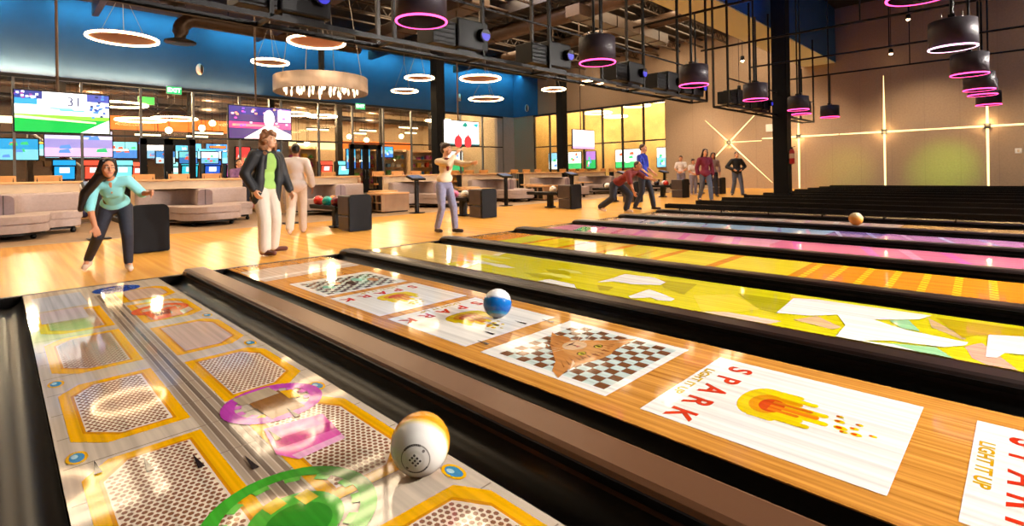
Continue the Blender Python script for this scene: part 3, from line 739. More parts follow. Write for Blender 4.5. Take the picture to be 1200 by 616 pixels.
r0=None; RET=[]
for k,x in enumerate(RX):
    lab='black ball return '+where[k]
    if r0 is None: r0=make_return(lab); r0.location=(x,9.25,0); RET.append(r0)
    else: RET.append(dup(r0,(x,9.25,0),label=lab))
bcols=[('red',(196,40,30)),('teal',(20,140,130)),('orange',(232,120,30)),('white',(236,232,226)),('navy',(30,40,90)),('maroon',(110,24,40)),('pink',(220,110,150)),('black',(24,22,26))]
BM={n:mat(n+'_ball_resin',c,.12,noise=.2,nscale=14,coat=.4) for n,c in bcols}
bm0={}
def rack_ball(n,loc,label,group):
    if n not in bm0:
        o=ball_mesh('x').build('bowling_ball',BM[n]); bm0[n]=o.data
    else:
        o=bpy.data.objects.new('bowling_ball',bm0[n]); COL.objects.link(o)
    o.location=loc; return tag(o,label,'bowling ball',group)
seqs=[['orange','black'],['maroon','white','teal','orange','red'],['white','navy','pink'],['white','orange'],['maroon','navy','white','black'],['red','white','black'],['orange','teal']]
rown=['beside the woman in teal','behind the man in the black jacket','behind the raised-arm woman','of the fourth ball return','behind the blue-shirted man','in front of the two people in white','at the far end']
for k,sq in enumerate(seqs):
    for j,n in enumerate(sq):
        rack_ball(n,(RX[k]+(.115 if j%2 else -.115),10.05+.205*j,.555),'%s ball on the return rack %s'%(n,rown[k]),'balls on the return racks')

# ================================================================== LOUNGE
def make_sofa(label):
    r=thing('curved_sofa',label,'sofa',(0,0,0),0,'curved lounge sofas')
    seat=fillet([(-1.22,0),(-1.22,-.86),(-.66,-.86),(-.66,-2.0),(.66,-2.0),(.66,-.86),(1.22,-.86),(1.22,0)],[0,.28,.42,.62,.62,.42,.28,0],8)
    def inset(d): return [(p[0]*(1-d/1.2),-.02+p[1]*(1-d/2.0)) for p in seat]
    b=MB(); b.prism(inset(.14),.08,.14); b.build('plinth','black',r)
    b=MB(); b.prism(inset(.03),.13,.29); b.build('seat_base','uphol',r,bevel=.03)
    b=MB(); b.prism(seat,.295,.44); b.build('seat_cushion','uphol',r,bevel=.05,seg=3)
    back=fillet([(-1.22,.06),(-1.22,-.2),(-.17,-.2),(-.17,-1.05),(.17,-1.05),(.17,-.2),(1.22,-.2),(1.22,.06)],[.05,.08,.34,.05,.05,.34,.08,.05],7)
    b=MB(); b.prism(back,.42,.83); b.build('backrest','uphol',r,bevel=.05,seg=3)
    e=MB(); pf=fillet([(-.155,.44),(.155,.44),(.155,.82),(-.155,.82)],[.0,.0,.12,.12]); n=len(pf)
    e.add([(p[0],-1.062,p[1]) for p in pf]+[(p[0],-1.04,p[1]) for p in pf],[tuple(range(n)),tuple(range(n,2*n))[::-1]]+[(i,n+i,n+(i+1)%n,(i+1)%n) for i in range(n)],0)
    e.box((0,-1.064,.63),(.014,.008,.37),1)
    ep=e.build('end_panel',['uphol_grey','seam'],r); 
    for (x,y) in ((-1.05,-.7),(1.05,-.7),(-.4,-1.62),(.4,-1.62)):
        f=MB(); f.tube([(x,y,0),(x,y,.12)],.035,10); f.ell((x,y,.035),.05); f.build('foot','black',r)
    return r
SX=[.06+3.45*k for k in range(8)]
swh=['at the far left edge','behind the teal-shirted woman','behind the person in white','behind the raised-arm woman','behind the fourth ball return','behind the crouching bowler','near the two people in white','at the far right']
s0=None
for k,x in enumerate(SX):
    lab='taupe curved sofa with central back, '+swh[k]
    if s0 is None: s0=make_sofa(lab); s0.location=(x,15.0,0)
    else: dup(s0,(x,15.0,0),label=lab)
def make_counter(label):
    r=thing('drink_counter',label,'counter',(0,0,0),0,'drink counters behind the sofas')
    b=MB(); b.box((0,0,.52),(2.5,.08,1.0)); b.build('front_panel','cream',r)
    b=MB(); b.box((0,.16,1.045),(2.62,.52,.05)); b.build('counter_top','birch',r,bevel=.01)
    for x in (-1.15,1.15):
        b=MB(); b.box((x,.2,.51),(.08,.36,1.02)); b.build('leg','black',r)
    return r
c0=None
for k,x in enumerate(SX):
    lab='wood-topped drink counter behind the sofa '+swh[k]
    if c0 is None: c0=make_counter(lab); c0.location=(x,15.32,0)
    else: dup(c0,(x,15.32,0),label=lab)
def make_stool(label):
    r=thing('bar_stool',label,'stool',(0,0,0),0,'bar stools behind the counters')
    b=MB(); b.prism(fillet([(-.22,-.2),(.22,-.2),(.22,.2),(-.22,.2)],[.06]*4),.73,.78); b.build('seat','orangewood',r,bevel=.01)
    b=MB(); b.box((0,.2,1.12),(.5,.03,.18)); b.build('backrest','orangewood',r,bevel=.012)
    b=MB(); 
    for x in (-.2,.2): b.tube([(x,.18,.75),(x,.2,1.2)],.014,8)
    b.build('back_frame','black',r)
    for x in (-.19,.19):
        for y in (-.17,.17):
            b=MB(); b.tube([(x*1.15,y*1.15,0),(x,y,.74)],.014,8); b.build('leg','black',r)
    b=MB(); b.tube([(-.2,-.19,.28),(.2,-.19,.28)],.011,8); b.build('foot_rail','black',r)
    return r
st=None
for k,x in enumerate(SX):
    for j in range(3):
        lab='%s wood-backed bar stool at the counter %s'%(('left','middle','right')[j],swh[k])
        loc=(x-.82+.8*j,16.15,0)
        if st is None: st=make_stool(lab); st.location=loc
        else: dup(st,loc,label=lab)
# console posts
def make_console(label):
    r=thing('score_console',label,'console',(0,0,0),0,'score console posts')
    b=MB(); b.box((0,0,.01),(.34,.3,.02)); b.build('base','black',r,bevel=.006)
    b=MB(); b.box((0,0,.48),(.1,.09,.94)); b.build('post','black',r,bevel=.012)
    b=MB(); b.box((0,.03,.985),(.46,.34,.06),rx=.28); b.build('console_head','black',r,bevel=.015)
    b=MB(); b.add([(-.2,-.10,.985),(.2,-.10,.985),(.2,.17,1.065),(-.2,.17,1.065)],[(0,1,2,3)],0,(40,60,90)); b.build('touch_screen','screen',r)
    return r
cwh=['behind the teal-shirted woman','behind the person in white walking away','left of the raised-arm woman','right of the raised-arm woman','in front of the column and the amber windows','behind the blue-shirted man','beside the two people in white']
cs=None
for k in range(7):
    loc=(1.3+3.5*k,12.1,0); lab='black score console on a post '+cwh[k]
    if cs is None: cs=make_console(lab); cs.location=loc
    else: dup(cs,loc,label=lab)
# cubby boxes and low tables
def make_cubby(label):
    r=thing('shoe_cubby',label,'shelf unit',(0,0,0),0,'wooden cubby boxes')
    b=MB(); w,d,h=.86,.86,.56
    b.box((w/2+.02,d/2,h/2),(w-.04,d,h-.06)); b.build('cabinet_body','greywood',r)
    b=MB(); b.box((w/2,d/2,h-.02),(w+.04,d+.04,.04)); b.build('top_board','birch',r,bevel=.008)
    b=MB(); b.box((w/2,d/2,.03),(w-.06,d-.06,.06)); b.build('plinth','black',r)
    b=MB()
    for j in range(4): b.box((-.02,d*j/3,h/2),(.1,.03,h-.06))
    for j in range(3): b.box((-.02,d/2,.05+j*.23),(.1,d,.03))
    b.build('divider_grid','greywood',r)
    b=MB()
    for j in range(3):
        for i in range(2): b.box((.0,d*(j+.5)/3,.165+.23*i),(.01,d/3-.04,.19))
    b.build('cubby_recess','duct_dark',r)  # dark panels stand for the shade inside the open cubbies
    return r
cu=None
for k,wh in enumerate(('left of the console by the raised-arm woman','behind the hood beside the raised-arm woman','behind the fourth ball return hood')):
    loc=(7.75+3.45*k,12.95,0); lab='weathered wood cubby box '+wh
    if cu is None: cu=make_cubby(lab); cu.location=loc
    else: dup(cu,loc,label=lab)
def make_table(label):
    r=thing('low_table',label,'table',(0,0,0),0,'low lounge tables')
    b=MB(); b.prism(fillet([(-.36,-.36),(.36,-.36),(.36,.36),(-.36,.36)],[.1]*4),.55,.59); b.build('tabletop','birch',r,bevel=.01)
    b=MB(); b.tube([(0,0,.03),(0,0,.55)],.05,12); b.build('pedestal','black',r)
    b=MB(); b.lathe([(0,.035),(.24,.03),(.25,0),(0,0)]); b.build('base','black',r)
    return r
tb=None
for k in range(2,8):
    loc=(SX[k]+1.62,14.35,0); lab='low birch table right of the sofa '+swh[k]
    if tb is None: tb=make_table(lab); tb.location=loc
    else: dup(tb,loc,label=lab)
# storage shelves with house balls in the gaps
def make_rack(label):
    r=thing('ball_shelf',label,'shelf unit',(0,0,0),0,'house ball shelves')
    b=MB()
    for x in (-.42,.42): b.box((x,0,.5),(.04,.32,1.0))
    b.box((0,.15,.5),(.84,.02,1.0)); b.build('shelf_frame','cream',r)
    for z in (.12,.45,.78):
        b=MB(); b.box((0,0,z),(.8,.3,.03)); b.build('shelf_board','birch',r)
    return r
rk=None
gwh=['between first and second sofas','between second and third sofas','between third and fourth sofas','between fourth and fifth sofas']
for k in range(4):
    x=SX[k]+1.72; lab='cream house-ball shelf '+gwh[k]
    if rk is None: rk=make_rack(lab); rk.location=(x,16.9,0)
    else: dup(rk,(x,16.9,0),label=lab)
    for i,z in enumerate((.135,.465,.795)):
        for j in range(3):
            n=['navy','black','orange','maroon','teal','pink','white'][(i*3+j*2+k)%7]
            rack_ball(n,(x-.26+.26*j,16.86,z+.108),'%s house ball, %s on %s board of the shelf %s'%(n,('left','middle','right')[j],('bottom','middle','top')[i],gwh[k]),'house balls on the shelves')

# ================================================================== HANGING SCREENS
def make_tv(label,x0,x1,y,z0,z1,paint,pole=True,rz=0,tilt=.0):
    w=x1-x0; h=z1-z0
    r=thing('hanging_television',label,'television',((x0+x1)/2,y,(z0+z1)/2),rz,'televisions hung over the lounge')
    b=MB(); b.box((0,.045,0),(w+.05,.07,h+.05)); b.build('casing','black',r,bevel=.01)
    b=MB(); paint(b,lambda s,t,d=0:(s*w/2,.008-d,t*h/2)); b.build('screen','screen',r)
    b=MB(); b.tube([(-.1,.12,-h*.1),(-.1,.12,CZ-(z0+z1)/2)],.028,8); b.box((-.1,.1,0),(.3,.05,.3)); b.build('ceiling_mount','duct',r)
    return r
def rectp(b,pl,s0,s1,t0,t1,c,d): b.poly([pl(s0,t0,d),pl(s1,t0,d),pl(s1,t1,d),pl(s0,t1,d)],0,c)
def tv1(b,pl):
    rectp(b,pl,-1,1,-1,1,(240,246,250),0)
    rectp(b,pl,-1,1,-1,-.3,(20,160,66),.001); rectp(b,pl,-1,1,-.34,-.14,(120,196,60),.002)
    b.poly([pl(-1,-.2,.003),pl(.7,-.42,.003),pl(.7,-.5,.003),pl(-1,-.34,.003)],0,(226,240,180))
    b.poly([pl(.35,-1,.003),pl(1,-1,.003),pl(1,-.3,.003),pl(.8,-.5,.003)],0,(236,246,236))
    rectp(b,pl,-1,-.45,.62,1,(44,52,120),.002); rectp(b,pl,-1,-.55,.34,.64,(50,140,200),.002)
    rectp(b,pl,.5,1,.62,1,(60,70,150),.002)
    for i in range(26):
        s=random.uniform(.55,.98);t=random.uniform(-.2,.98); a=.035
        rectp(b,pl,s-a,s+a,t-.05,t+.05,random.choice([(40,70,150),(70,120,190),(30,40,90)]),.003+i*.0001)
    for i in range(14):
        s=random.uniform(-.98,-.5);t=random.uniform(.65,.95); rectp(b,pl,s-.03,s+.03,t-.05,t+.05,random.choice([(220,226,240),(120,60,140),(30,60,150)]),.003+i*.0001)
    rectp(b,pl,-.3,.2,.15,.24,(120,196,226),.003); rectp(b,pl,-.1,.45,.08,.15,(90,170,216),.003)
    b.text('31',.30,lambda s,t:pl(.22+s*1.1,.55+t*2.2,.004),(30,36,80))
def tv2(b,pl):
    rectp(b,pl,-1,1,-1,1,(56,24,92),0); rectp(b,pl,-1,1,-.35,.02,(226,40,110),.001); rectp(b,pl,-.9,.6,-.24,-.1,(255,120,130),.002)
    rectp(b,pl,-1,1,.5,1,(40,24,110),.001)
    for i in range(22):
        s=random.uniform(-.95,.95);t=random.uniform(-.2,.9); rectp(b,pl,s-.04,s+.04,t-.05,t+.05,random.choice([(200,60,160),(255,150,120),(110,60,190),(250,200,220)]),.002+i*.0001)
    rectp(b,pl,.55,1,.1,.9,(230,170,220),.002)
    W=(255,246,240)
    b.poly([pl(-.55,-1,.005),pl(1,-1,.005),pl(1,-.7,.005),pl(.42,-.2,.005),pl(.12,-.2,.005)],0,W)
    b.poly([pl(.26+.18*math.cos(k*PI/10),.3+.55*math.sin(k*PI/10),.006) for k in range(20)],0,W)
    b.poly([pl(-.3,-1,.006),pl(.1,-1,.006),pl(.3,-.75,.006),pl(0,-.72,.006)],0,(250,200,210))
def tv3(b,pl):
    rectp(b,pl,-1,1,-1,1,(246,248,248),0)
    for cx,col in ((-.22,(222,50,56)),(.34,(222,50,56))):
        b.poly([pl(cx+.22*math.cos(k*PI/10),-.72+.5*math.sin(k*PI/10),.002) for k in range(20)],0,col)
        b.poly([pl(cx-.1,-.5,.003),pl(cx+.02,.0,.003),pl(cx+.12,-.5,.003)],0,col)
    b.poly([pl(.0,.62,.002),pl(.2,.98,.002),pl(.36,.66,.002),pl(.2,.5,.002)],0,(20,120,110))
    b.poly([pl(.62,.8,.002),pl(.98,.9,.002),pl(.9,.5,.002)],0,(40,150,160))
    rectp(b,pl,-1,1,-1,-.9,(60,110,120),.001)
    rectp(b,pl,.6,.98,-.7,-.3,(180,220,210),.002)
def tv4(b,pl):
    rectp(b,pl,-1,1,-1,1,(238,240,250),0)
    for i in range(26):
        s=random.uniform(-.85,.85);t=random.uniform(-.2,.8); a=random.uniform(.03,.09)
        b.poly([pl(s-a,t-.05,.002+i*.0001),pl(s+a,t-.05,.002+i*.0001),pl(s+a*.4,t+.08,.002+i*.0001)],0,random.choice([(60,60,140),(40,110,170),(150,80,160),(110,150,210)]))
    rectp(b,pl,-1,1,-1,-.7,(220,160,210),.002)
make_tv('hanging television showing a green pitch and white crowd, on the far left',.27,1.93,15.8,2.2,3.12,tv1)
make_tv('hanging television with a purple and pink stage picture, above the curly-haired man',4.6,6.32,15.8,2.2,3.12,tv2)
make_tv('hanging television with red and teal shapes on white, beside the middle column',12.0,13.75,15.6,2.2,3.12,tv3)
make_tv('hanging television with small blue marks on white, before the amber windows',19.85,21.6,15.6,2.2,3.12,tv4)

# ================================================================== RING LIGHTS, CHANDELIER
def ring_light(x,y,z,D,label):
    r=thing('ring_light',label,'ceiling light',(x,y,z),0,'glowing ring lights over the lounge')
    b=MB(); b.torus((0,0,0),D/2,.038,48,8,flat=.9); b.build('led_ring','ring',r)
    b=MB(); b.lathe([(D/2-.01,.012),(D/2-.01,.05),(D/2-.05,.055),(0,.055)],n=40); b.lathe([(0,.014),(D/2-.03,.012)],n=40); b.build('inner_disc','ring_disc',r)
    b=MB(); 
    for k in range(3):
        a=2*PI*k/3+.4; b.tube([(D/2*.8*math.cos(a),D/2*.8*math.sin(a),.05),(0,0,1.3)],.007,5)
    b.tube([(0,0,1.3),(0,0,CZ-z)],.014,6); b.build('suspension_cable','cable',r)
    b=MB(); b.lathe([(0,CZ-z),(.08,CZ-z),(.08,CZ-z-.05),(0,CZ-z-.05)]); b.build('ceiling_rose','black',r)
    return r
def at(u,v,z):
    f=602; a0,b0=u-600,v-201.5; c,s=math.cos(math.radians(1)),math.sin(math.radians(1))
    a=c*a0-s*b0; b=s*a0+c*b0
    d=f*(1.1-z)/b; rr=d*a/f
    return ((d+rr)/math.sqrt(2),(d-rr)/math.sqrt(2))
RINGS=[(2.42,17.1,1.56,'very large ring light hanging left of centre over the far left sofa'),(4.66,11.8,.85,'ring light cut off by the top edge near the bent duct'),
 (6.4,17.6,1.1,'small ring light between the bent duct and the drum chandelier'),(6.4,14.1,1.5,'ring light hanging in front of the drum chandelier'),
 (11.75,16.8,1.1,'upper small ring light just left of the middle column'),(13.1,19.9,1.15,'lower small ring light just left of the middle column'),
 (13.7,15.4,1.6,'upper large ring light just right of the middle column'),(17.7,19.5,1.72,'lower large ring light against the blue wall right of the middle column'),
 (18.1,15.3,1.06,'ring light crossed by the second column'),(18.0,13.1,1.0,'ring light half hidden behind the truss, right of the second column'),
 (.4,13.2,1.7,'ring light above the far left sofa, seen only as a reflection'),(3.2,9.2,1.4,'ring light over the approach, seen only as a reflection')]
for x,y,D,l in RINGS: ring_light(x,y,4.86,D,l)
r=thing('drum_chandelier','wide bronze drum chandelier with rows of glowing crystal drops','chandelier',(8.05,17.4,3.97))
b=MB(); R=1.56
b.lathe([(R,0),(R,.52),(R-.03,.52),(R-.03,0),(R,0)],n=56); b.build('drum_shade','drum',r)
b=MB(); b.lathe([(0,.46),(R-.04,.46)],n=40); b.build('top_disc','duct',r)
for ring,nn in ((1.2,20),(.8,14),(.4,8)):
    for k in range(nn):
        a=2*PI*k/nn+ring; x,y=ring*math.cos(a),ring*math.sin(a); L=random.uniform(.0,.12)
        b=MB(); L-=.05; b.tube([(x,y,.46),(x,y,.2+L)],.006,5); b.lathe([(0,.26+L),(.026,.21+L),(.04,.11+L),(.03,.03+L),(0,-.02+L)],(x,y,0),10); b.build('crystal_drop','crystal',r)
for k in range(4):
    a=PI/4+k*PI/2; b=MB(); b.tube([(R*.9*math.cos(a),R*.9*math.sin(a),.5),(R*.5*math.cos(a),R*.5*math.sin(a),CZ-3.97)],.012,6); b.build('suspension_cable','cable',r)
b=MB(); b.tube([(0,0,.46),(0,0,CZ-3.97)],.10,12); b.build('stem','black',r)

# ================================================================== LANE PENDANTS, RAILS, TRUSS, PROJECTORS
def make_pendant(label,led='pink'):
    r=thing('cylinder_pendant',label,'pendant light',(0,0,0),0,'cylinder pendants over the lanes')
    R=.29
    b=MB(); b.lathe([(R-.015,0),(R-.015,.02),(R,.02),(R,.40),(R-.03,.415),(0,.415)],n=36); b.lathe([(R-.02,.0),(R-.02,.30),(0,.30)],n=36); b.build('shell','pendant',r)
    b=MB(); b.torus((0,0,.006),R-.006,.013,40,8); b.build('led_ring',led,r)
    b=MB(); b.lathe([(0,.16),(.08,.16),(.08,.3)],n=20); b.build('spot_housing','black',r)
    b=MB(); b.disc((.0,.0,.157),.045,16); b.build('spot_lens','bulb',r)
    b=MB()
    for k in range(3):
        a=2*PI*k/3; b.tube([(.14*math.cos(a),.14*math.sin(a),.41),(.14*math.cos(a),.14*math.sin(a),.52)],.012,6)
    b.build('mounting_stud','cable',r)
    b=MB(); b.tube([(-.09,0,.41),(-.09,0,5.97)],.022,8); b.tube([(.09,0,.41),(.09,0,1.52)],.018,8); b.box((0,0,.46),(.26,.08,.05)); b.build('stem','blackmetal',r)
    return r
PXS=[3.44,6.85,10.25,13.7,17.2,20.75]
pa=None; rowA='row nearest the bowlers'; 
for i,x in enumerate(PXS):
    lab='dark magenta-rimmed pendant, %s from the left in the row along the truss'%ORD[i]
    if pa is None: pa=make_pendant(lab); pa.location=(x,4.86,2.83)
    else: dup(pa,(x,4.86,2.83),label=lab)
dup(pa,(18.9,5.25,2.85),label='dark cylinder pendant with magenta rim half hidden behind the fifth one of the truss row')
pw=make_pendant('dark cylinder pendant with a pale white rim at the top right','pinkwhite'); pw.location=(10.1,.75,2.83)
pw['group']='cylinder pendants over the lanes'
for x,l in ((6.75,'magenta-rimmed pendant cut off by the top edge above the white-rimmed one'),(13.35,'magenta-rimmed pendant just below the white-rimmed pendant at the right'),(16.3,'magenta-rimmed pendant, third down in the right-hand cluster'),(17.6,'magenta-rimmed pendant overlapped from above, fourth down in the right-hand cluster'),(20.7,'lowest magenta-rimmed pendant of the right-hand cluster')):
    dup(pa,(x,.75,2.83),label=l)
rl=None
for i,x in enumerate(PXS):
    lab='black pipe rail carrying the %s pendant of the truss row'%ORD[i]
    if rl is None:
        rl=thing('pendant_rail',lab,'pipe rail',(x,0,4.35),0,'pipe rails over the lanes')
        b=MB(); b.tube([(0.06,-3,0),(0.06,6.3,0)],.028,8); b.build('pipe','blackmetal',rl)
        for y in (-1.5,2.6): 
            b=MB(); b.tube([(.06,y,0),(.06,y,CZ-4.35)],.016,6); b.build('hanger','blackmetal',rl)
    else: dup(rl,(x,0,4.35),label=lab)
def truss(x0,x1,label,step):
    r=thing('projector_truss',label,'truss',(x0,6.0,2.9),0,'projector trusses')
    L=x1-x0
    for y in (0,.42):
        b=MB(); b.box((L/2,y,0),(L,.05,.06)); b.build('bottom_rail','blackmetal',r)
    n=int(L/1.6)
    for k in range(n+1):
        b=MB(); b.box((L*k/n,.21,0),(.04,.42,.04)); b.build('cross_bar','blackmetal',r)
    n=int(round(L/step))
    for k in range(n+1):
        b=MB(); b.box((L*k/n,.0,1.65),(.05,.05,3.3)); b.build('upright','blackmetal',r)
        if k%2==0:
            b=MB(); b.box((L*k/n,.42,1.65),(.05,.05,3.3)); b.build('upright','duct_dark',r)
    b=MB(); b.box((L/2,0,.78),(L,.03,.03)); b.build('mid_rail','blackmetal',r)
    return r
truss(.6,13.4,'long black pipe truss of projectors across the left and middle lanes',1.6)
truss(14.8,23.2,'shorter black pipe truss of projectors at the far right lanes',1.68)
def make_projector(label):
    r=thing('lane_projector',label,'projector',(0,0,0),0,'lane projectors on the truss')
    b=MB(); b.box((0,0,.28),(.62,.46,.46)); b.build('casing','black',r,bevel=.03)
    b=MB(); b.box((-.52,.02,.24),(.42,.4,.36)); 
    for k in range(5): b.box((-.52,-.19,.1+k*.07),(.38,.02,.02))
    b.build('vent_box','blackmetal',r,bevel=.01)
    b=MB(); b.tube([(.16,-.22,.3),(.16,-.33,.28)],.10,16); b.build('lens_barrel','blackmetal',r)
    b=MB(); b.add([(.16+.085*math.cos(k*PI/8),-.335,.28+.085*math.sin(k*PI/8)) for k in range(16)],[tuple(range(16))]); b.build('lens','projlens',r)
    b=MB(); b.box((0,0,.03),(.5,.3,.05)); b.build('mount_plate','blackmetal',r)
    return r
pj=None
for i,x in enumerate((2.6,5.2,7.3,9.9,11.6,12.9,15.8,17.9,20.6)):
    lab='black lane projector on the truss rail, %s from the left'%ORD[i]
    if pj is None: pj=make_projector(lab); pj.location=(x,6.21,2.94)
    else: dup(pj,(x,6.21,2.94),label=lab)

# ================================================================== STAR LIGHTS on the right wall
def star(y,z,arms,label):
    r=thing('star_wall_light',label,'wall light',(WX,y,z),0,'star lights on the right wall')
    b=MB(); b.box((-.045,0,0),(.09,.2,.2)); b.build('fixture_body','black',r,bevel=.01)
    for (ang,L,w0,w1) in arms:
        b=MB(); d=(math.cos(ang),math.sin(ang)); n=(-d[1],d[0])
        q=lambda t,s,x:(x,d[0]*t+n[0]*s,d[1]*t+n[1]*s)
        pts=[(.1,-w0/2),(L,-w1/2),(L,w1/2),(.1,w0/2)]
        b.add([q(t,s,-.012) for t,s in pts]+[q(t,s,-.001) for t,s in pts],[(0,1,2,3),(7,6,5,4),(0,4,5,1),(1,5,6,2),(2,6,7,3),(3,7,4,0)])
        b.build('light_line','strip',r)  # beam on the wall drawn as a tapered glowing strip
    return r
H_=PI/2
def plus(zc,up=1.6,side=1.78): return [(0,side,.09,.05),(PI,side,.09,.05),(H_,up,.10,.02),(-H_,zc-.02,.09,.07)]
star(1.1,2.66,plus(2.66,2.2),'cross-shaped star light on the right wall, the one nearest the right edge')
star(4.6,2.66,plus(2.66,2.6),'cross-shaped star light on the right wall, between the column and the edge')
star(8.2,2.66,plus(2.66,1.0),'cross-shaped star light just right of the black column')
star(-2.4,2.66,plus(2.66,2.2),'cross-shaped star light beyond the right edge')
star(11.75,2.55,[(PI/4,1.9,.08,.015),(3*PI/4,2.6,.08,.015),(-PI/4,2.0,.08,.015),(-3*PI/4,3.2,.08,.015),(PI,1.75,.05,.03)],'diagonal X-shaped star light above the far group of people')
# ================================================================== SMALL FITTINGS
r=thing('fire_extinguisher','red fire extinguisher on the face of the black column','fire extinguisher',(19.02,5.6,1.2))
b=MB(); b.lathe([(0,0),(.08,.01),(.085,.05),(.085,.42),(.05,.5),(.03,.52),(0,.52)],n=20); b.build('cylinder_body','red',r)
b=MB(); b.lathe([(.087,.2),(.087,.36)],n=20); b.build('paper_label','cream',r)
b=MB(); b.tube([(0,0,.5),(0,0,.57)],.03,10); b.tube([(0,0,.57),(-.02,-.12,.6)],.012,6); b.tube([(.02,0,.55),(.1,-.02,.45),(.1,-.03,.2)],.012,8); b.build('valve_hose','black',r)
b=MB(); b.box((0,.07,.25),(.1,.03,.3)); b.build('wall_bracket','black',r)
def sign(name,label,cat,x,y,z,w,h,base,fg,text,rz=0,stem=True):
    r=thing(name,label,cat,(x,y,z),rz)
    b=MB(); b.box((0,0,0),(w,.06,h),0); b.build('housing','white',r,bevel=.006)
    b=MB(); b.poly([(-w/2+.01,-.032,-h/2+.01),(w/2-.01,-.032,-h/2+.01),(w/2-.01,-.032,h/2-.01),(-w/2+.01,-.032,h/2-.01)],0,base)
    if text: b.text(text,h*.75,lambda s,t:(s,-.034,t),fg,bold=.01)
    b.build('sign_face','exit',r)
    return r
sign('exit_sign','green exit sign above the left double door','exit sign',5.95,28.55,5.25,.62,.36,(20,170,90),(240,255,245),'EXIT')
sign('exit_sign','green exit sign above the right double door','exit sign',15.6,28.55,5.25,.62,.36,(20,170,90),(240,255,245),'EXIT')
sign('exit_sign','green sign hanging inside the arcade, left of the exit sign','exit sign',5.3,31.2,5.0,.7,.4,(90,200,90),(200,255,200),'')  # panel put in for the exit sign mirrored in the glass
sign('alarm_sign','small red sign on the right wall beside the black column','sign',28.96,9.6,3.2,.32,.4,(200,30,60),(255,230,230),'',rz=PI/2)
def sconce(x,y,z,label,rz=0):
    r=thing('wall_speaker',label,'speaker',(x,y,z),rz,'oval speakers on the blue wall')
    b=MB(); b.ell((0,-.12,0),(.17,.12,.28)); b.build('grille_body','white',r)
    b=MB(); b.ell((.05,-.14,0),(.10,.12,.25)); b.build('grille','duct',r)
    b=MB(); b.box((0,-.03,0),(.1,.1,.1)); b.build('wall_bracket','black',r)
sconce(7.05,28.68,6.4,'oval wall speaker on the blue wall left of the ring lights')
sconce(23.4,28.68,6.5,'oval wall speaker on the blue wall between the large ring lights')
sconce(28.95,27.1,6.0,'oval wall speaker at the blue corner by the second column',rz=-PI/2)
# bent duct on the blue wall
r=thing('round_duct','fat brown round duct bending down in front of the blue wall','duct',(0,0,0))
b=MB(); pth=[(5.6,25.6,6.95)]+[(5.6+.62*(1-math.cos(t*PI/12)),25.6,7.35+.62*math.sin(t*PI/12)) for t in range(7)]+[(14,25.6,7.97)]
b.tube(pth,.30,20); b.build('duct_pipe','duct',r)
b=MB(); b.lathe([(.3,.1),(.6,0),(.6,-.06),(0,-.06)],(5.6,25.6,6.95),24); b.build('diffuser','duct_dark',r)
b=MB(); b.tube([(7.5,25.6,8.2),(7.5,25.6,CZ)],.02,6); b.tube([(11.5,25.6,8.2),(11.5,25.6,CZ)],.02,6); b.build('hanger','black',r)
r=thing('ceiling_diffuser','round dark ceiling diffuser in front of the blue wall top','air diffuser',(5.0,24.0,7.95))
b=MB(); b.lathe([(0,0),(.18,0),(.2,.05),(.42,.05),(.46,.12),(.3,.25),(.12,.3)]); b.build('cone','duct_dark',r)
b=MB(); b.tube([(0,0,.28),(0,0,CZ-7.95)],.12,12); b.build('neck','duct_dark',r)
# ceiling ducts & pipes
def duct(path,rr,label,m='duct_dark',name='ceiling_duct'):
    b=MB(); b.tube(path,rr,16); n=len(path)
    for i in range(n-1):
        p,q=Vector(path[i]),Vector(path[i+1]); d=(q-p).length
        for k in range(int(d/2.4)):
            c=p+(q-p)*((k+.5)*2.4/d); u=(q-p).normalized()*.03; b.tube([tuple(c-u),tuple(c+u)],rr+.03,16)
    o=b.build(name,m); tag(o,label,'duct')
duct([(10,24,8.0),(27.5,24,8.0)],.42,'long dark round duct running along the ceiling before the blue wall')
duct([(17,9.5,7.7),(17,21,7.7)],.36,'dark round ceiling duct running away above the truss','duct')
duct([(21.5,9.5,7.9),(21.5,22,7.9)],.28,'thin round ceiling duct beside the thicker one','duct')
def boxduct(c,d,label,m='duct'):
    b=MB(); b.box(c,d); n=int(max(d)/1.5); ax=d.index(max(d))
    for k in range(n):
        p=list(c); p[ax]+= -max(d)/2+(k+.5)*max(d)/n; e=[v+.05 for v in d]; e[ax]=.04; b.box(p,e)
    o=b.build('ceiling_duct',m,bevel=.01); tag(o,label,'duct')
boxduct((13,19,7.7),(.9,9,.5),'square brown ceiling duct left of the middle of the ceiling')
boxduct((19.5,12.5,7.4),(7,.7,.45),'square brown ceiling duct crossing above the truss')
boxduct((9.2,20,8.0),(.6,12,.4),'square brown ceiling duct near the drum chandelier')
for i,(x,y,z,l) in enumerate(((23.6,8.9,5.9,'small round spot lamp high before the right wall'),(25.5,9.8,4.9,'small round spot lamp over the far group'),(27,3.4,7.2,'small round spot lamp at the top before the blue bulkhead'),(28.3,4.2,6.1,'small bare lamp high on the right wall'))):
    r=thing('spot_lamp',l,'lamp',(x,y,z))
    b=MB(); b.lathe([(.0,.2),(.08,.2),(.09,0),(.075,0)]); b.build('housing','black',r)
    b=MB(); b.ell((0,0,.0),.07); b.build('bulb','bulb_small',r)
    b=MB(); b.tube([(0,0,.2),(0,0,(6.16 if y>6.5 and y<7.9 else CZ)-z)],.012,6); b.build('stem','black',r)
r=thing('wall_switch','small white switch plate on the right wall at the far right','switch',(WX-.01,.2,1.6))
b=MB(); b.box((0,0,0),(.02,.2,.2)); b.build('plate','white',r,bevel=.004)
b=MB(); b.box((-.012,0,0),(.01,.06,.1)); b.build('toggle','cream',r)

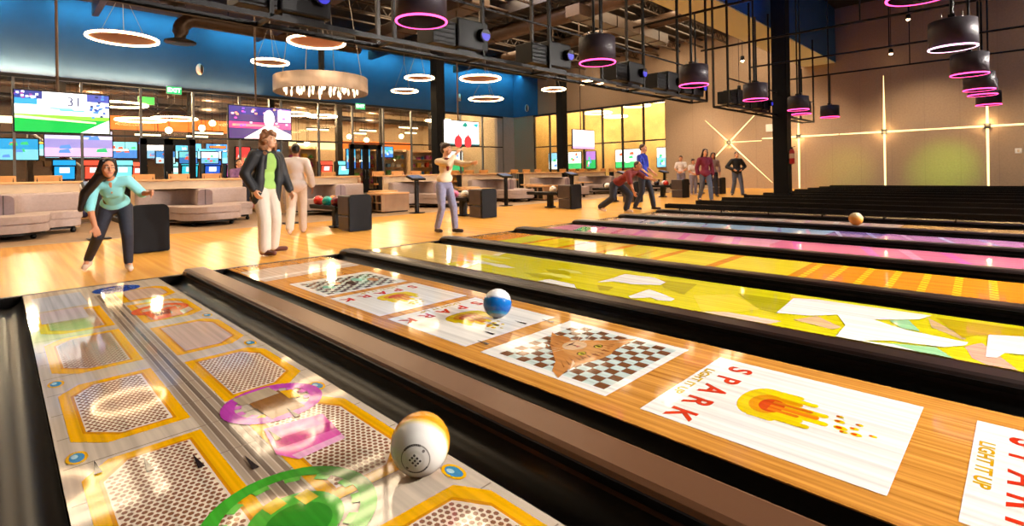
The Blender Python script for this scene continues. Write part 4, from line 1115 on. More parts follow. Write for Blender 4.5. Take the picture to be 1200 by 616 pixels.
# ================================================================== ARCADE BEYOND THE GLASS
AC=[(30,150,220),(60,200,230),(240,240,255),(230,80,60),(40,90,200),(240,190,70),(120,220,240),(210,90,180)]
def make_arcade(cmain):
    r=thing('arcade_machine','','arcade machine',(0,0,0),0,'arcade machines beyond the glass')
    b=MB(); pr=[(-.42,0),(.42,0),(.42,2.0),(-.1,2.05),(-.2,1.75),(-.05,1.1),(-.42,.95)]
    n=len(pr); w=.42
    vs=[(x,p[0],p[1]) for x in (-w,w) for p in pr]
    b.add(vs,[tuple(range(n)),tuple(range(n,2*n))[::-1]]+[(i,n+i,n+(i+1)%n,(i+1)%n) for i in range(n)]); b.build('cabinet_body','black',r)
    b=MB(); q=[(-.36,-.185,1.72),(.36,-.185,1.72),(.36,-.062,1.14),(-.36,-.062,1.14)]
    b.poly([(x,y-.02,z) for x,y,z in q],0,cmain); b.poly([(x*.5,y-.024,z*.8+.3) for x,y,z in q],0,(240,244,250)); b.build('game_screen','screen',r)
    b=MB(); b.poly([(-.4,-.225,1.78),(.4,-.225,1.78),(.4,-.12,2.02),(-.4,-.12,2.02)],0,cmain); b.build('marquee','screen',r)
    b=MB(); b.box((0,-.28,1.04),(.78,.26,.05),rx=.4); b.build('control_panel','blackmetal',r)
    return r
protos=[make_arcade(c) for c in AC]; used=[False]*len(AC)
cn=['blue','cyan','white','red','royal blue','amber','pale cyan','magenta']
i=0
for row,(yy,xs) in enumerate(((32.0,[2.2,3.3,4.4,7.3,8.4,9.5]),(35.5,[5.6,7.4,9.2,11.0,13.0]),(32.5,[15.2,16.4]))):
    for j,x in enumerate(xs):
        k=(i*3+row)%8; lab='arcade machine with %s screen, %s from left in the %s row behind glass'%(cn[k],ORD[j],('front','rear','short right')[row])
        if not used[k]: o=protos[k]; used[k]=True; o.location=(x,yy,0); o['label']=lab
        else: dup(protos[k],(x,yy,0),label=lab)
        i+=1
for k in range(8):
    if not used[k]:
        for c in list(protos[k].children): bpy.data.objects.remove(c)
        bpy.data.objects.remove(protos[k])
def wall_tv(x,y,z,w,h,cols,label,rz=0,name='wall_screen'):
    r=thing(name,label,'screen',(x,y,z),rz,'lit screens beyond the glass')
    b=MB(); b.box((0,.03,0),(w+.08,.06,h+.08)); b.build('casing','black',r)
    b=MB(); n=len(cols)
    for i,c in enumerate(cols):
        b.poly([(-w/2,-.004,h/2-h*(i+1)/n),(w/2,-.004,h/2-h*(i+1)/n),(w/2,-.004,h/2-h*i/n),(-w/2,-.004,h/2-h*i/n)],0,c)
    for k in range(6):
        s=random.uniform(-.4,.3)*w; t=random.uniform(-.4,.3)*h; b.poly([(s,-.006-.001*k,t),(s+.18*w,-.006-.001*k,t),(s+.15*w,-.006-.001*k,t+.16*h),(s+.02*w,-.006-.001*k,t+.12*h)],0,random.choice([(250,250,255),(90,140,220),(230,90,70),(60,190,120)]))
    b.build('screen','screen',r); return r
BL=[(70,170,230),(150,210,240),(60,120,210)]; WG=[(244,248,250),(230,240,246),(60,180,110)]
wall_tv(.5,30.6,2.45,1.5,.9,[(40,150,210),(120,200,230)],'blue screen behind the glass at the far left edge')
wall_tv(2.9,33.5,2.9,2.6,1.3,[(200,200,240),(150,140,210),(220,180,230)],'lilac screen behind the glass under the pitch television')
wall_tv(10.6,30.0,2.1,1.5,1.0,[(90,170,230),(150,200,240)],'blue poster screen behind the person in white')
wall_tv(9.4,30.0,2.15,.7,1.1,[(220,60,60),(240,120,90)],'red poster screen left of the curly-haired man')
wall_tv(18.6,30.5,2.6,.9,.7,BL,'small blue-white screen left of the middle column')
wall_tv(24.5,31.0,2.0,2.2,1.5,WG,'pale screen behind the raised-arm woman')
for x in (15.6,16.6): wall_tv(x,29.8,2.1,.6,1.2,BL,'blue screen seen through the right double door, %s leaf'%('left' if x<16 else 'right'))
for y,w_,c,l in ((27.7,1.7,[(120,190,230),(220,236,246)],'pale blue screen through the leftmost amber panes'),(25.8,1.3,WG,'white and green screen behind the small-marks television'),(24.2,.9,[(150,110,200),(40,160,90)],'purple and green screen through the amber windows'),(20.8,2.2,WG,'wide white and green screen behind the blue-shirted man'),(17.8,1.3,[(244,250,252),(120,190,240)],'white screen at the right end of the amber windows')):
    wall_tv(33.0,y,1.95,w_,1.35,c,l,rz=-PI/2)
# orange fascia band, lit soffits, shelves
b=MB(); b.box((7.0,36.5,4.3),(12,.3,.75)); o=b.build('lit_fascia','orange_band'); tag(o,'long glowing orange fascia high behind the left windows','fascia')
b=MB(); b.box((1.6,33.4,3.95),(3.4,.2,.32)); o=b.build('light_box',emit('light_box_glow',(255,236,200),2.2)); tag(o,'long white light box behind the glass under the pitch television','light box')
r=thing('stair','brown stair flight with a white handrail behind the left windows','stair',(0,0,0))
b=MB()
for k in range(9): b.box((1.2+.28*k,34.6-.0*k,2.3-.26*k+.13-.0),(.3,1.6,.26))
b.build('step','greywood',r)
b=MB(); b.tube([(1.0,33.7,3.5),(3.7,33.7,1.1)],.06,8); b.tube([(1.0,33.7,2.4),(1.0,33.7,3.5)],.03,6); b.tube([(3.7,33.7,0),(3.7,33.7,1.1)],.03,6); b.build('handrail','white',r)
b=MB(); b.box((1.1,34.6,1.2),(.2,1.6,2.4)); b.build('landing_support','arcade_dark',r)
b=MB(); b.box((10.3,30.2,2.2),(3.2,.16,4.4)); struct('wall_arcade_partition',b,'wall_grey')
def make_prize(label):
    r=thing('prize_shelf',label,'shelf unit',(0,0,0),0,'lit prize shelves beyond the glass')
    b=MB(); b.box((0,.25,1.5),(2.2,.05,3.0)); b.box((-1.1,0,1.5),(.05,.5,3.0)); b.box((1.1,0,1.5),(.05,.5,3.0)); b.build('shelf_frame','cream',r)
    for z in (.4,1.0,1.6,2.2,2.8):
        b=MB(); b.box((0,0,z),(2.2,.5,.04)); b.build('shelf_board','birch',r)
    return r
ps=None
for k,(x,y) in enumerate(((13.6,33),(18.6,34),(21.2,34),(24.2,34.4),(27,34.4))):
    lab='lit prize shelf behind the glass, %s from the left'%ORD[k]
    if ps is None: ps=make_prize(lab); ps.location=(x,y,0)
    else: dup(ps,(x,y,0),label=lab)
    for zi,z in enumerate((.42,1.02,1.62,2.22)):
        for j in range(5):
            c=random.choice([(220,80,50),(240,190,60),(70,140,210),(240,236,226),(90,170,90),(200,90,160)])
            key='toy%s'%(c,)
            if key not in M: M[key]=mat('toy_%d_%d_%d'%c,c,.5)
            w=random.uniform(.12,.17); h=random.uniform(.2,.36)
            b=MB(); 
            if j%2: b.box((0,0,h/2),(w*2,.26,h)); b.box((0,0,h),(w*2.1,.28,.03))
            else: b.ell((0,0,h*.34),(w,.14,h*.34)); b.ell((0,-.01,h*.78),(w*.6,.11,h*.25))
            o=b.build('prize_box' if j%2 else 'plush_prize',key); o.location=(x-.84+.42*j,y-.02,z)
            tag(o,'small colourful prize on the lit shelves beyond the glass','prize','prizes on the lit shelves')
def small_lamp(x,y,z,D,label,top=6.76):
    r=thing('ring_light',label,'ceiling light',(x,y,z),0,'ring lights beyond the glass')
    b=MB(); b.torus((0,0,0),D/2,.05,36,8); b.build('led_ring','ring',r)
    b=MB(); b.tube([(-D/2,0,0),(0,0,.9),(D/2,0,0)],.008,5); b.tube([(0,0,.9),(0,0,top-z)],.01,6); b.build('suspension_cable','cable',r)
for k,(x,y,z,D) in enumerate(((4.2,31.5,4.75,2.4),(5.4,33.2,4.2,2.2),(7.2,34.5,4.5,2.2),(13.5,33.5,5.1,2.2),(14.8,32.0,4.9,1.8),(24.8,33.0,5.3,2.0))): small_lamp(x,y,z,D,'ring light behind the back glass, %s from the left'%ORD[k])
for k,(x,y,z,D) in enumerate(((31,22,5.3,1.9),(31,20.5,4.9,1.6),(31,18.8,5.5,1.8),(31,17.4,5.7,2.0))): small_lamp(x,y,z,D,'ring light behind the amber windows, %s from the left'%ORD[k])
def globe(x,y,z,label,top):
    r=thing('globe_pendant',label,'pendant light',(x,y,z),0,'globe pendants beyond the glass')
    b=MB(); b.ell((0,0,0),.17); b.build('globe','bulb_small',r)
    b=MB(); b.tube([(0,0,.16),(0,0,top-z)],.01,6); b.build('cord','black',r)
def linear(x,y,z,w,label,d=.10,top=6.76):
    r=thing('linear_light',label,'ceiling light',(x,y,z),0,'linear lights beyond the glass')
    b=MB(); b.box((0,0,0),(w,d,.10)); b.build('diffuser','linear',r)
    b=MB(); b.box((0,0,.09),(w+.06,d+.05,.08)); b.build('housing','blackmetal',r)
    b=MB(); b.tube([(-w*.4,0,.1),(-w*.4,0,top-z)],.012,5); b.tube([(w*.4,0,.1),(w*.4,0,top-z)],.012,5); b.build('cord','black',r)
M['linear']=emit('linear_diffuser',(255,226,176),5)
for k,(x,y,z,w) in enumerate(((1.2,31,3.6,.9),(3.4,36,4.6,1.6),(6.0,35,3.55,1.2),(7.6,31.5,3.3,1.0),(8.8,34,3.7,1.5),(9.6,31,3.9,.9),(12.2,31.5,3.6,.7),(13.0,35,4.3,1.2),(14.4,34,3.2,.8),(16.3,36,4.4,1.6),(18.0,33,4.0,.9),(20.3,36,4.5,1.4),(22.2,33,4.2,1.0),(24.0,36,4.9,1.8))): linear(x,y,z,w,'bar of light hanging behind the back glass, %s from the left'%ORD[k])
LC=[('red',(255,70,50)),('amber',(255,190,70)),('cyan',(90,210,255)),('orange',(255,120,40)),('white',(255,244,224)),('blue',(70,130,255))]
for k in range(14):
    n_,c_=LC[k%6]; x=.8+k*1.02; y=34.2+(k*7%5)*.8; z=2.75+(k*5%4)*.28
    key='neon_'+n_
    if key not in M: M[key]=emit(key,c_,2.6)
    r=thing('neon_bar','%s neon bar, %s from the left behind the back glass'%(n_,ORD[k]),'neon light',(x,y,z),0,'neon bars in the arcade')
    b=MB(); b.box((0,0,0),(.9,.05,.10)); b.build('tube',key,r)
    b=MB(); b.box((0,.06,0),(.96,.06,.16)); b.tube([(-.3,.06,.08),(-.3,.06,6.76-z)],.012,5); b.tube([(.3,.06,.08),(.3,.06,6.76-z)],.012,5); b.build('housing','blackmetal',r)
CY=[[(90,190,240),(150,220,250)],[(70,140,220),(200,230,250)],[(120,210,230),(60,120,200)],[(240,240,250),(120,180,230)]]
for k,x in enumerate((1.9,3.7,5.5,7.3,9.1,10.9)):
    wall_tv(x,39.9,2.9,1.5,1.0,CY[k%4],'blue-cyan screen high on the dark arcade wall, %s from the left'%ORD[k])
for k,x in enumerate((6.0,7.0,8.0,9.0)):
    wall_tv(x,30.8,2.15,.8,.6,CY[(k+1)%4],'small blue screen hung close behind the left glass, %s from the left'%ORD[k])
for k,(x,y,w) in enumerate(((2.4,35.4,.3),(8.68,37.5,.3),(12.0,33.0,.3),(17.4,35,.4),(20.0,33.5,.3),(25.6,35,.4))):
    b=MB(); b.box((x,y,3.35),(w,w,6.7)); b.box((x,y,.1),(w+.08,w+.08,.2)); struct('column_arcade_%d'%(k+1),b,'duct_dark',bevel=.01)
for k,(z,y,m_) in enumerate(((6.2,29.6,'duct_dark'),(6.3,38,'duct'),(5.6,38.6,'duct_dark'))):
    b=MB(); b.tube([(-6,y,z),(28,y,z)],.22,14)
    for q in range(14): b.tube([(-5+q*2.4,y,z),(-4.94+q*2.4,y,z)],.25,14)
    tag(b.build('round_duct',m_),'round duct under the arcade ceiling, %s of three from the glass'%ORD[k],'duct')
b=MB(); b.box((15.6,37.5,3.3),(5.5,.2,.5)); tag(b.build('lit_fascia',emit('cream_fascia_glow',(255,220,160),1.3,(240,220,180))),'cream glowing fascia high behind the right double door','fascia')
b=MB(); b.box((22.6,38.5,3.5),(6.5,.2,.6)); tag(b.build('lit_fascia','orange_band'),'short orange fascia behind the middle column','fascia')
n=0
for x,y,z in ((6.6,33,3.7),(8.2,33,3.9),(9.0,34,4.3),(12.3,33,3.7),(13.2,34,3.4),(14.2,33,3.2),(18.2,35,3.9),(19.6,35,3.7),(22,34,4.0)):
    globe(x,y,z,'globe lamp behind the back glass, %s from the left'%ORD[n],6.8); n+=1
#--PART3--
# ================================================================== PEOPLE
SKIN={}
def skin(rgb):
    if rgb not in SKIN: SKIN[rgb]=mat('skin_%d'%len(SKIN),rgb,.5,noise=.05,nscale=10)
    return SKIN[rgb]
def blob(name, prims, m, parent=None, voxel=.012, smooth=4, fac=.5):
    b=MB()
    for p in prims:
        if p[0]=='cap':
            _,a,ra,c,rc=p; a=Vector(a);c=Vector(c)
            n=14; d=(c-a)
            if d.length<1e-5: d=Vector((0,0,1e-4)); c=a+d
            b.tube([a,c],ra,n,r2=rc); b.ell(a,ra*1.0,n=12,m=8); b.ell(c,rc*1.0,n=12,m=8)
        else:
            _,c,r=p[:3]; R=p[3] if len(p)>3 else None
            b.ell(c,r,n=18,m=12,R=R)
    o=b.build(name,m)
    r=o.modifiers.new('r','REMESH'); r.mode='VOXEL'; r.voxel_size=voxel; r.use_smooth_shade=True
    s=o.modifiers.new('s','SMOOTH'); s.factor=fac; s.iterations=smooth
    dg=bpy.context.evaluated_depsgraph_get(); me=bpy.data.meshes.new_from_object(o.evaluated_get(dg))
    o.modifiers.clear(); old=o.data; o.data=me; bpy.data.meshes.remove(old); me.name=name
    if not me.materials: me.materials.append(M[m] if isinstance(m,str) else m)
    for q in me.polygons: q.use_smooth=True
    if parent is not None: o.parent=parent
    return o
V=Vector
def hand(w, e, side, grip=.5, thumb=None, palm_n=None, k=1.0):
    """w wrist, e elbow; fingers continue the forearm direction and curl towards palm_n"""
    w=V(w);e=V(e); d=(w-e).normalized()
    n=V(palm_n) if palm_n else V((-side,0,0)); n=(n-d*n.dot(d)).normalized()
    s=d.cross(n).normalized()
    if thumb is not None and s.dot(V(thumb))<0: s=-s
    P=[]
    for t in (-.028,-.010,.010,.028):
        P.append(('cap',w+d*.01*k+s*t*.6*k,.015*k,w+d*.085*k+s*t*k,.0125*k))
    for i,(t,L) in enumerate(((.030,.070),(.011,.080),(-.010,.074),(-.029,.058))):
        a=w+d*.088*k+s*t*k
        c1=(d*math.cos(grip*.7)+n*math.sin(grip*.7)); c2=(d*math.cos(grip*1.7)+n*math.sin(grip*1.7))
        m_=a+c1*L*.52*k+s*t*.1; f=m_+c2*L*.5*k
        P.append(('cap',a,.0098*k,m_,.0088*k)); P.append(('cap',m_,.0088*k,f,.0072*k))
    ta=w+d*.03*k+s*.026*k; tm=ta+(s*.8+d*.6+n*.2).normalized()*.042*k; tt=tm+(d*.8+n*.4+s*.2).normalized()*.034*k
    P.append(('cap',ta,.013*k,tm,.0108*k)); P.append(('cap',tm,.0108*k,tt,.0085*k))
    return P
def person(label, loc, heading, J, sk, group='bowlers and guests', top=None, bottom=None, shoes=None, hair=None, look=(0,0), k=1.0, vox=.009, grips=(.5,.5), palms=(None,None), extras=None, hairkind='short', woman=False, belly=0.0):
    """J: joints in (right, forward, up): head, neck, sh_l, sh_r, el_l.., wr_l.., hip_l.., kn_l.., an_l.., chest, pelvis"""
    j={a:V(b) for a,b in J.items()}
    hd=V(j['head']); yaw,pitch=look
    R=(Matrix.Rotation(yaw,3,'Z')@Matrix.Rotation(-pitch,3,'X'))
    H=lambda r,f,u: hd+R@V((r,f,u))*k
    P=[]
    # head: skull, face, jaw, nose, brow, cheeks, lips, ears
    P.append(('ell',H(0,-.012,.025),(.072*k,.092*k,.098*k),R)); P.append(('ell',H(0,.022,-.035),(.058*k,.066*k,.082*k),R))
    P.append(('ell',H(0,.045,-.088),(.032*k,.036*k,.028*k),R))
    P.append(('cap',H(0,.086,.012),.011*k,H(0,.106,-.028),.0145*k))
    P.append(('cap',H(-.036,.076,.026),.012*k,H(.036,.076,.026),.012*k))
    P.append(('cap',H(-.018,.084,-.062),.0085*k,H(.018,.084,-.062),.0085*k))
    for s in (-1,1):
        P.append(('ell',H(s*.073,-.01,-.01),(.011*k,.020*k,.030*k),R)); P.append(('ell',H(s*.038,.062,-.03),(.022*k,.022*k,.024*k),R))
    P.append(('cap',H(0,-.02,-.06),.052*k,j['neck'],.055*k))
    ch=j['chest']; pv=j['pelvis']; ax=(ch-pv).normalized()
    sv=(j['sh_r']-j['sh_l']).normalized(); fv=ax.cross(sv) if True else None; fv=-(sv.cross(ax)).normalized() if (sv.cross(ax)).y>0 and False else ax.cross(sv).normalized()
    TR=Matrix((sv,sv.cross(ax)*-1 if False else ax.cross(sv),ax)).transposed()
    cw=.128 if woman else .148
    def torso(g):
        out=[('ell',ch+ax*.02,((cw+g)*k,(.098+g)*k,(.17+g*.6)*k),TR),('ell',(ch*.45+pv*.55),((cw-.02+g+belly*.5)*k,(.088+g+belly)*k,(.16+g*.5)*k),TR),
             ('ell',pv,((.145+g)*k,(.098+g)*k,(.12+g*.6)*k),TR),
             ('cap',j['sh_l'],(.055+g)*k,ch+ax*.12*k,(.07+g)*k),('cap',j['sh_r'],(.055+g)*k,ch+ax*.12*k,(.07+g)*k),('cap',ch+ax*.1*k,(.08+g*.7)*k,j['neck']-ax*.03*k,(.058+g*.6)*k)]
        if woman:
            for s in (-1,1): out.append(('ell',ch+TR@V((s*.055,.062,-.02))*k,((.042+g*.5)*k,)*3))
        return out
    P+=torso(0)
    for s,sd in (('l',-1),('r',1)):
        P+= [('cap',j['sh_'+s],.048*k,j['el_'+s],.038*k),('cap',j['el_'+s],.038*k,j['wr_'+s],.027*k)]
        P+= [('cap',j['hip_'+s],.082*k,j['kn_'+s],.055*k),('cap',j['kn_'+s],.055*k,j['an_'+s],.036*k)]
        P+= hand(j['wr_'+s],j['el_'+s],sd,grips[0 if s=='l' else 1],palm_n=palms[0 if s=='l' else 1],k=k*.98)
        f=(j['to_'+s]-j['an_'+s]); f.z=0; f.normalize()
        P.append(('cap',j['an_'+s]+V((0,0,-.03)),.036*k,j['an_'+s]+f*.12*k+V((0,0,-.05)),.03*k))
    if woman: P.append(('cap',j['neck'],.054*k,ch+TR@V((0,.098,.055))*k,.014*k))
    body=blob('person',P,sk,None,vox)
    body.location=loc; a=math.atan2(heading[1],heading[0])-PI/2; body.rotation_euler=(0,0,a)
    tag(body,label,'person',group)
    # trousers
    if bottom:
        c,g,cut=bottom; Q=[('ell',pv+V((0,0,-.02)),((.152+g)*k,(.105+g)*k,(.115+g*.5)*k),TR)]
        for s in 'lr':
            an=j['kn_'+s]+(j['an_'+s]-j['kn_'+s])*cut
            Q+= [('cap',j['hip_'+s],(.088+g)*k,j['kn_'+s],(.06+g*1.1)*k),('cap',j['kn_'+s],(.06+g*1.1)*k,an,(.043+g*1.5)*k)]
        blob('trousers',Q,c,body,vox*1.15)
    if top:
        c,g,sleeve,hem=top; Q=torso(g)[:2]+torso(g)[3:]
        hx=.016 if hem<-.03 else 0
        Q.append(('ell',pv+ax*(.05+hem*.75)*k,((.150+g*1.2+hx)*k,(.104+g*1.2+hx*1.4)*k,(.11+hx*2)*k),TR))
        for s in 'lr':
            el=j['el_'+s]
            if sleeve<=1: Q.append(('cap',j['sh_'+s],(.055+g)*k,j['sh_'+s]+(el-j['sh_'+s])*sleeve,(.046+g*1.2)*k))
            else:
                Q+= [('cap',j['sh_'+s],(.055+g)*k,el,(.043+g*1.2)*k),('cap',el,(.043+g*1.2)*k,el+(j['wr_'+s]-el)*(sleeve-1),(.034+g*1.1)*k)]
        blob('shirt',Q,c,body,vox*1.15)
    if shoes:
        for s in 'lr':
            f=(j['to_'+s]-j['an_'+s]); f.z=0; f.normalize(); an=j['an_'+s]; z=j['to_'+s].z
            base=V((an.x,an.y,an.z-.045))
            toe=V((an.x,an.y,0))+f*.17*k; toe.z=z+.035
            heel=V((an.x,an.y,an.z-.05))-f*.035
            blob('shoe',[('cap',heel,.042*k,toe,.036*k),('cap',base,.046*k,an+V((0,0,-.01)),.043*k),('cap',heel-V((0,0,.0)),.040*k,heel+f*.1*k,.042*k)],shoes,body,vox)
    # face details
    eb=MB(); 
    for s in (-1,1): eb.ell(H(s*.031,.083,.006),(.013*k,.008*k,.0075*k),R=R)
    eb.build('eye','white',body)
    ib=MB()
    for s in (-1,1): ib.ell(H(s*.031,.0905,.006),(.006*k,.003*k,.0065*k),R=R)
    ib.build('iris','black',body)
    if hair:
        hm,kind=hair
        bb=MB()
        for s in (-1,1): bb.tube([H(s*.016,.092,.030),H(s*.034,.090,.036),H(s*.05,.078,.030)],.0045*k,6)
        bb.build('eyebrow',hm,body)
        lb=MB(); lb.tube([H(-.022,.090,-.062),H(0,.096,-.060),H(.022,.090,-.062)],.006*k,6); lb.build('mouth','lip',body)
        Q=[('ell',H(0,-.028,.048),(.083*k,.096*k,.090*k),R)]
        if kind=='short': Q+= [('ell',H(0,-.05,.0),(.078*k,.07*k,.085*k),R),('ell',H(0,.035,.095),(.06*k,.045*k,.03*k),R)]
        if kind=='crop': Q=[('ell',H(0,-.024,.045),(.078*k,.092*k,.085*k),R),('ell',H(0,-.05,.0),(.074*k,.062*k,.07*k),R)]
        if kind=='bun': Q+= [('ell',H(0,-.06,.0),(.078*k,.07*k,.09*k),R),('ell',H(0,-.10,.09),(.05*k,.05*k,.05*k),R),('ell',H(.02,.04,.09),(.065*k,.05*k,.035*k),R)]
        if kind=='long':
            hs=.10 if 'teal' in label else .0
            Q+= [('ell',H(0,-.05,-.02),(.088*k,.075*k,.12*k),R),('cap',H(0,-.08,-.05),.08*k,H(-hs,-.22-hs,-.22),.068*k),('cap',H(-hs,-.22-hs,-.22),.068*k,H(-hs,-.26-hs*1.6,-.42),.04*k)]
            if hs: Q+= [('cap',H(.05,-.06,-.08),.06*k,H(.17,-.20,-.30),.055*k),('cap',H(.17,-.20,-.30),.055*k,H(.21,-.24,-.50),.03*k)]
            for s in (-1,1): Q+= [('cap',H(s*.055,.02,.09),.03*k,H(s*.082,-.02,-.03),.03*k),('cap',H(s*.082,-.02,-.03),.03*k,H(s*.085,-.16-hs*.6,-.18),.033*k)]
        if kind=='curly':
            rnd=random.Random(3)
            for i in range(90):
                t=rnd.uniform(0,2*PI); u=rnd.uniform(-.22,.13)
                fx=math.sin(t); fy=math.cos(t)
                if fy>.45 and u<.06: continue
                rr=.085 if u>0 else .10
                if u>.08: rr*=.65
                Q.append(('ell',H(fx*rr,fy*rr-.02,u),(rnd.uniform(.026,.038)*k,)*3))
            Q.append(('ell',H(0,-.05,-.05),(.10*k,.07*k,.13*k),R))
        blob('hair',Q,hm,body,vox,smooth=2 if kind=='curly' else 4)
    if extras: extras(body,j,H,TR,ch,pv,ax)
    return body
M['lip']=mat('lips',(176,92,84),.45)
M['hair_black']=mat('black_hair',(26,19,18),.35,noise=.2,nscale=40); M['hair_brown']=mat('brown_curly_hair',(128,82,50),.45,noise=.35,nscale=40); M['hair_dark']=mat('dark_brown_hair',(52,34,26),.4,noise=.2,nscale=40)
M['teal']=mat('teal_shirt_cloth',(136,216,224),.7,noise=.05); M['denim_dark']=mat('dark_denim',(28,32,48),.75,noise=.15,nscale=30)
M['denim']=mat('grey_blue_denim',(128,128,156),.75,noise=.12,nscale=20); M['denim_mid']=mat('mid_denim',(84,96,124),.75,noise=.15,nscale=20)
M['jacket']=mat('black_jacket_cloth',(20,22,28),.6,noise=.1); M['green']=mat('green_shirt_cloth',(150,190,96),.7,noise=.06)
M['khaki']=mat('pale_khaki_cloth',(206,192,178),.75,noise=.05); M['cloth_white']=mat('white_cloth',(226,216,214),.75,noise=.04)
M['ivory']=mat('ivory_cloth',(240,218,186),.75,noise=.04); M['maroon']=mat('maroon_cloth',(118,34,32),.75,noise=.1); M['wine']=mat('wine_cloth',(120,26,58),.75,noise=.1)
M['royal']=mat('royal_blue_cloth',(36,58,190),.7,noise=.06); M['purple']=mat('purple_plaid_cloth',(124,84,128),.75,noise=.25,nscale=18); M['greycloth']=mat('grey_cloth',(138,118,122),.75,noise=.06)
M['shoe_brown']=mat('brown_leather',(86,44,34),.4,noise=.1); M['shoe_dark']=mat('dark_leather',(40,26,24),.4,noise=.1); M['shoe_white']=mat('pale_shoe',(206,184,170),.45)
L_=skin((236,182,148)); T_=skin((206,140,104)); D_=skin((172,110,80))
def stand(dx=.0,h=1.0,lean=0.0,**o):
    j=dict(head=(0,.03+lean*1.1,1.64),neck=(0,-.005+lean*.95,1.49),sh_l=(-.175,-.01+lean*.9,1.41),sh_r=(.175,-.01+lean*.9,1.41),
      el_l=(-.235,-.02+lean*.7,1.14),el_r=(.235,-.02+lean*.7,1.14),wr_l=(-.245,.05+lean*.6,.90),wr_r=(.245,.05+lean*.6,.90),
      chest=(0,0+lean*.8,1.28),pelvis=(0,0,.97),hip_l=(-.09,0,.92),hip_r=(.09,0,.92),kn_l=(-.10,.02,.50),kn_r=(.10,.02,.50),an_l=(-.10,-.01,.09),an_r=(.10,-.01,.09),to_l=(-.13,.15,0),to_r=(.13,.15,0))
    j.update(o)
    return {a:(b[0]*h,b[1]*h,b[2]*h) for a,b in j.items()}
# woman in teal: stepping, right arm swung down, leaning
person('woman in a teal shirt with long black hair, leaning forward after her throw at left',(1.0,7.78,0),(-.10,-1),
  stand(h=1.0,head=(.08,.44,1.225),neck=(.06,.33,1.12),sh_l=(-.105,.30,1.08),sh_r=(.205,.25,1.04),chest=(.035,.17,.98),pelvis=(0,-.06,.79),
   el_r=(.245,.28,.78),wr_r=(.20,.38,.57),el_l=(-.25,.22,.92),wr_l=(-.31,.42,.93),
   hip_l=(-.085,-.05,.75),hip_r=(.085,-.07,.75),kn_l=(-.10,.16,.43),an_l=(-.11,.08,.09),to_l=(-.12,.25,0),kn_r=(.17,-.04,.42),an_r=(.27,-.42,.11),to_r=(.31,-.24,0)),
  T_,top=('teal',.012,1.12,.0),bottom=('denim_dark',.006,.96),shoes='shoe_white',hair=('hair_black','long'),look=(.25,.0),k=.93,vox=.008,woman=True,palms=(None,(0,1,0)))
# curly-haired man: black jacket over green shirt
def jacket(body,j,H,TR,ch,pv,ax):
    Q=[]
    q=lambda r,f,u:ch+TR@V((r,f,u))
    Q+= [('ell',q(0,-.05,.0),(.19,.09,.19),TR),('ell',q(0,-.06,-.26),(.19,.09,.24),TR),('ell',q(0,-.05,-.40),(.185,.085,.20),TR)]
    for s in (-1,1):
        Q+= [('cap',q(s*.12,.045,.11),.05,q(s*.155,.07,-.20),.06),('cap',q(s*.145,.07,-.20),.066,q(s*.15,.065,-.50),.066),('cap',q(s*.09,.0,.17),.05,q(s*.12,.05,.05),.05)]
        e='r' if s>0 else 'l'
        Q+= [('cap',j['sh_'+e],.085,j['el_'+e],.072),('cap',j['el_'+e],.072,j['el_'+e]+(j['wr_'+e]-j['el_'+e])*.92,.055),('cap',j['sh_'+e],.08,q(0,-.02,.13),.085)]
    blob('jacket',Q,'jacket',body,.010)
    C=MB(); 
    for s in (-1,1): C.tube([q(s*.055,.03,.20),q(s*.10,.095,.08),q(s*.105,.115,-.05)],.02,8,r2=.012)
    C.build('lapel','jacket',body)
person('curly-haired man in a black jacket, green shirt and pale trousers',(2.68,7.66,0),(.42,-.9),
  stand(h=.985,lean=.06,sh_l=(-.19,.06,1.40),sh_r=(.19,.02,1.42),el_r=(.29,-.06,1.16),wr_r=(.25,.06,.93),el_l=(-.26,.10,1.13),wr_l=(-.26,.22,.90),
   an_r=(.12,.10,.09),kn_r=(.11,.10,.50),to_r=(.12,.30,0),an_l=(-.19,-.06,.09),kn_l=(-.14,.05,.50),to_l=(-.33,.08,0)),
  L_,top=('green',.008,.4,-.06),bottom=('khaki',.026,.98),shoes='shoe_brown',hair=('hair_brown','curly'),look=(.10,-.05),vox=.008,extras=jacket)
person('person in white shirt and pale trousers seen from behind, walking away',(4.02,9.85,0),(.42,.9),
  stand(h=.97,el_r=(.26,-.06,1.15),wr_r=(.29,-.02,.92),el_l=(-.22,.04,1.15),wr_l=(-.2,.14,.95),an_r=(.10,.20,.09),kn_r=(.1,.16,.5),to_r=(.12,.38,0),an_l=(-.12,-.24,.12),kn_l=(-.1,.03,.5),to_l=(-.13,-.08,0)),
  D_,top=('cloth_white',.026,1.85,-.10),bottom=('khaki',.022,.97),shoes='shoe_white',hair=('hair_black','crop'),vox=.010)
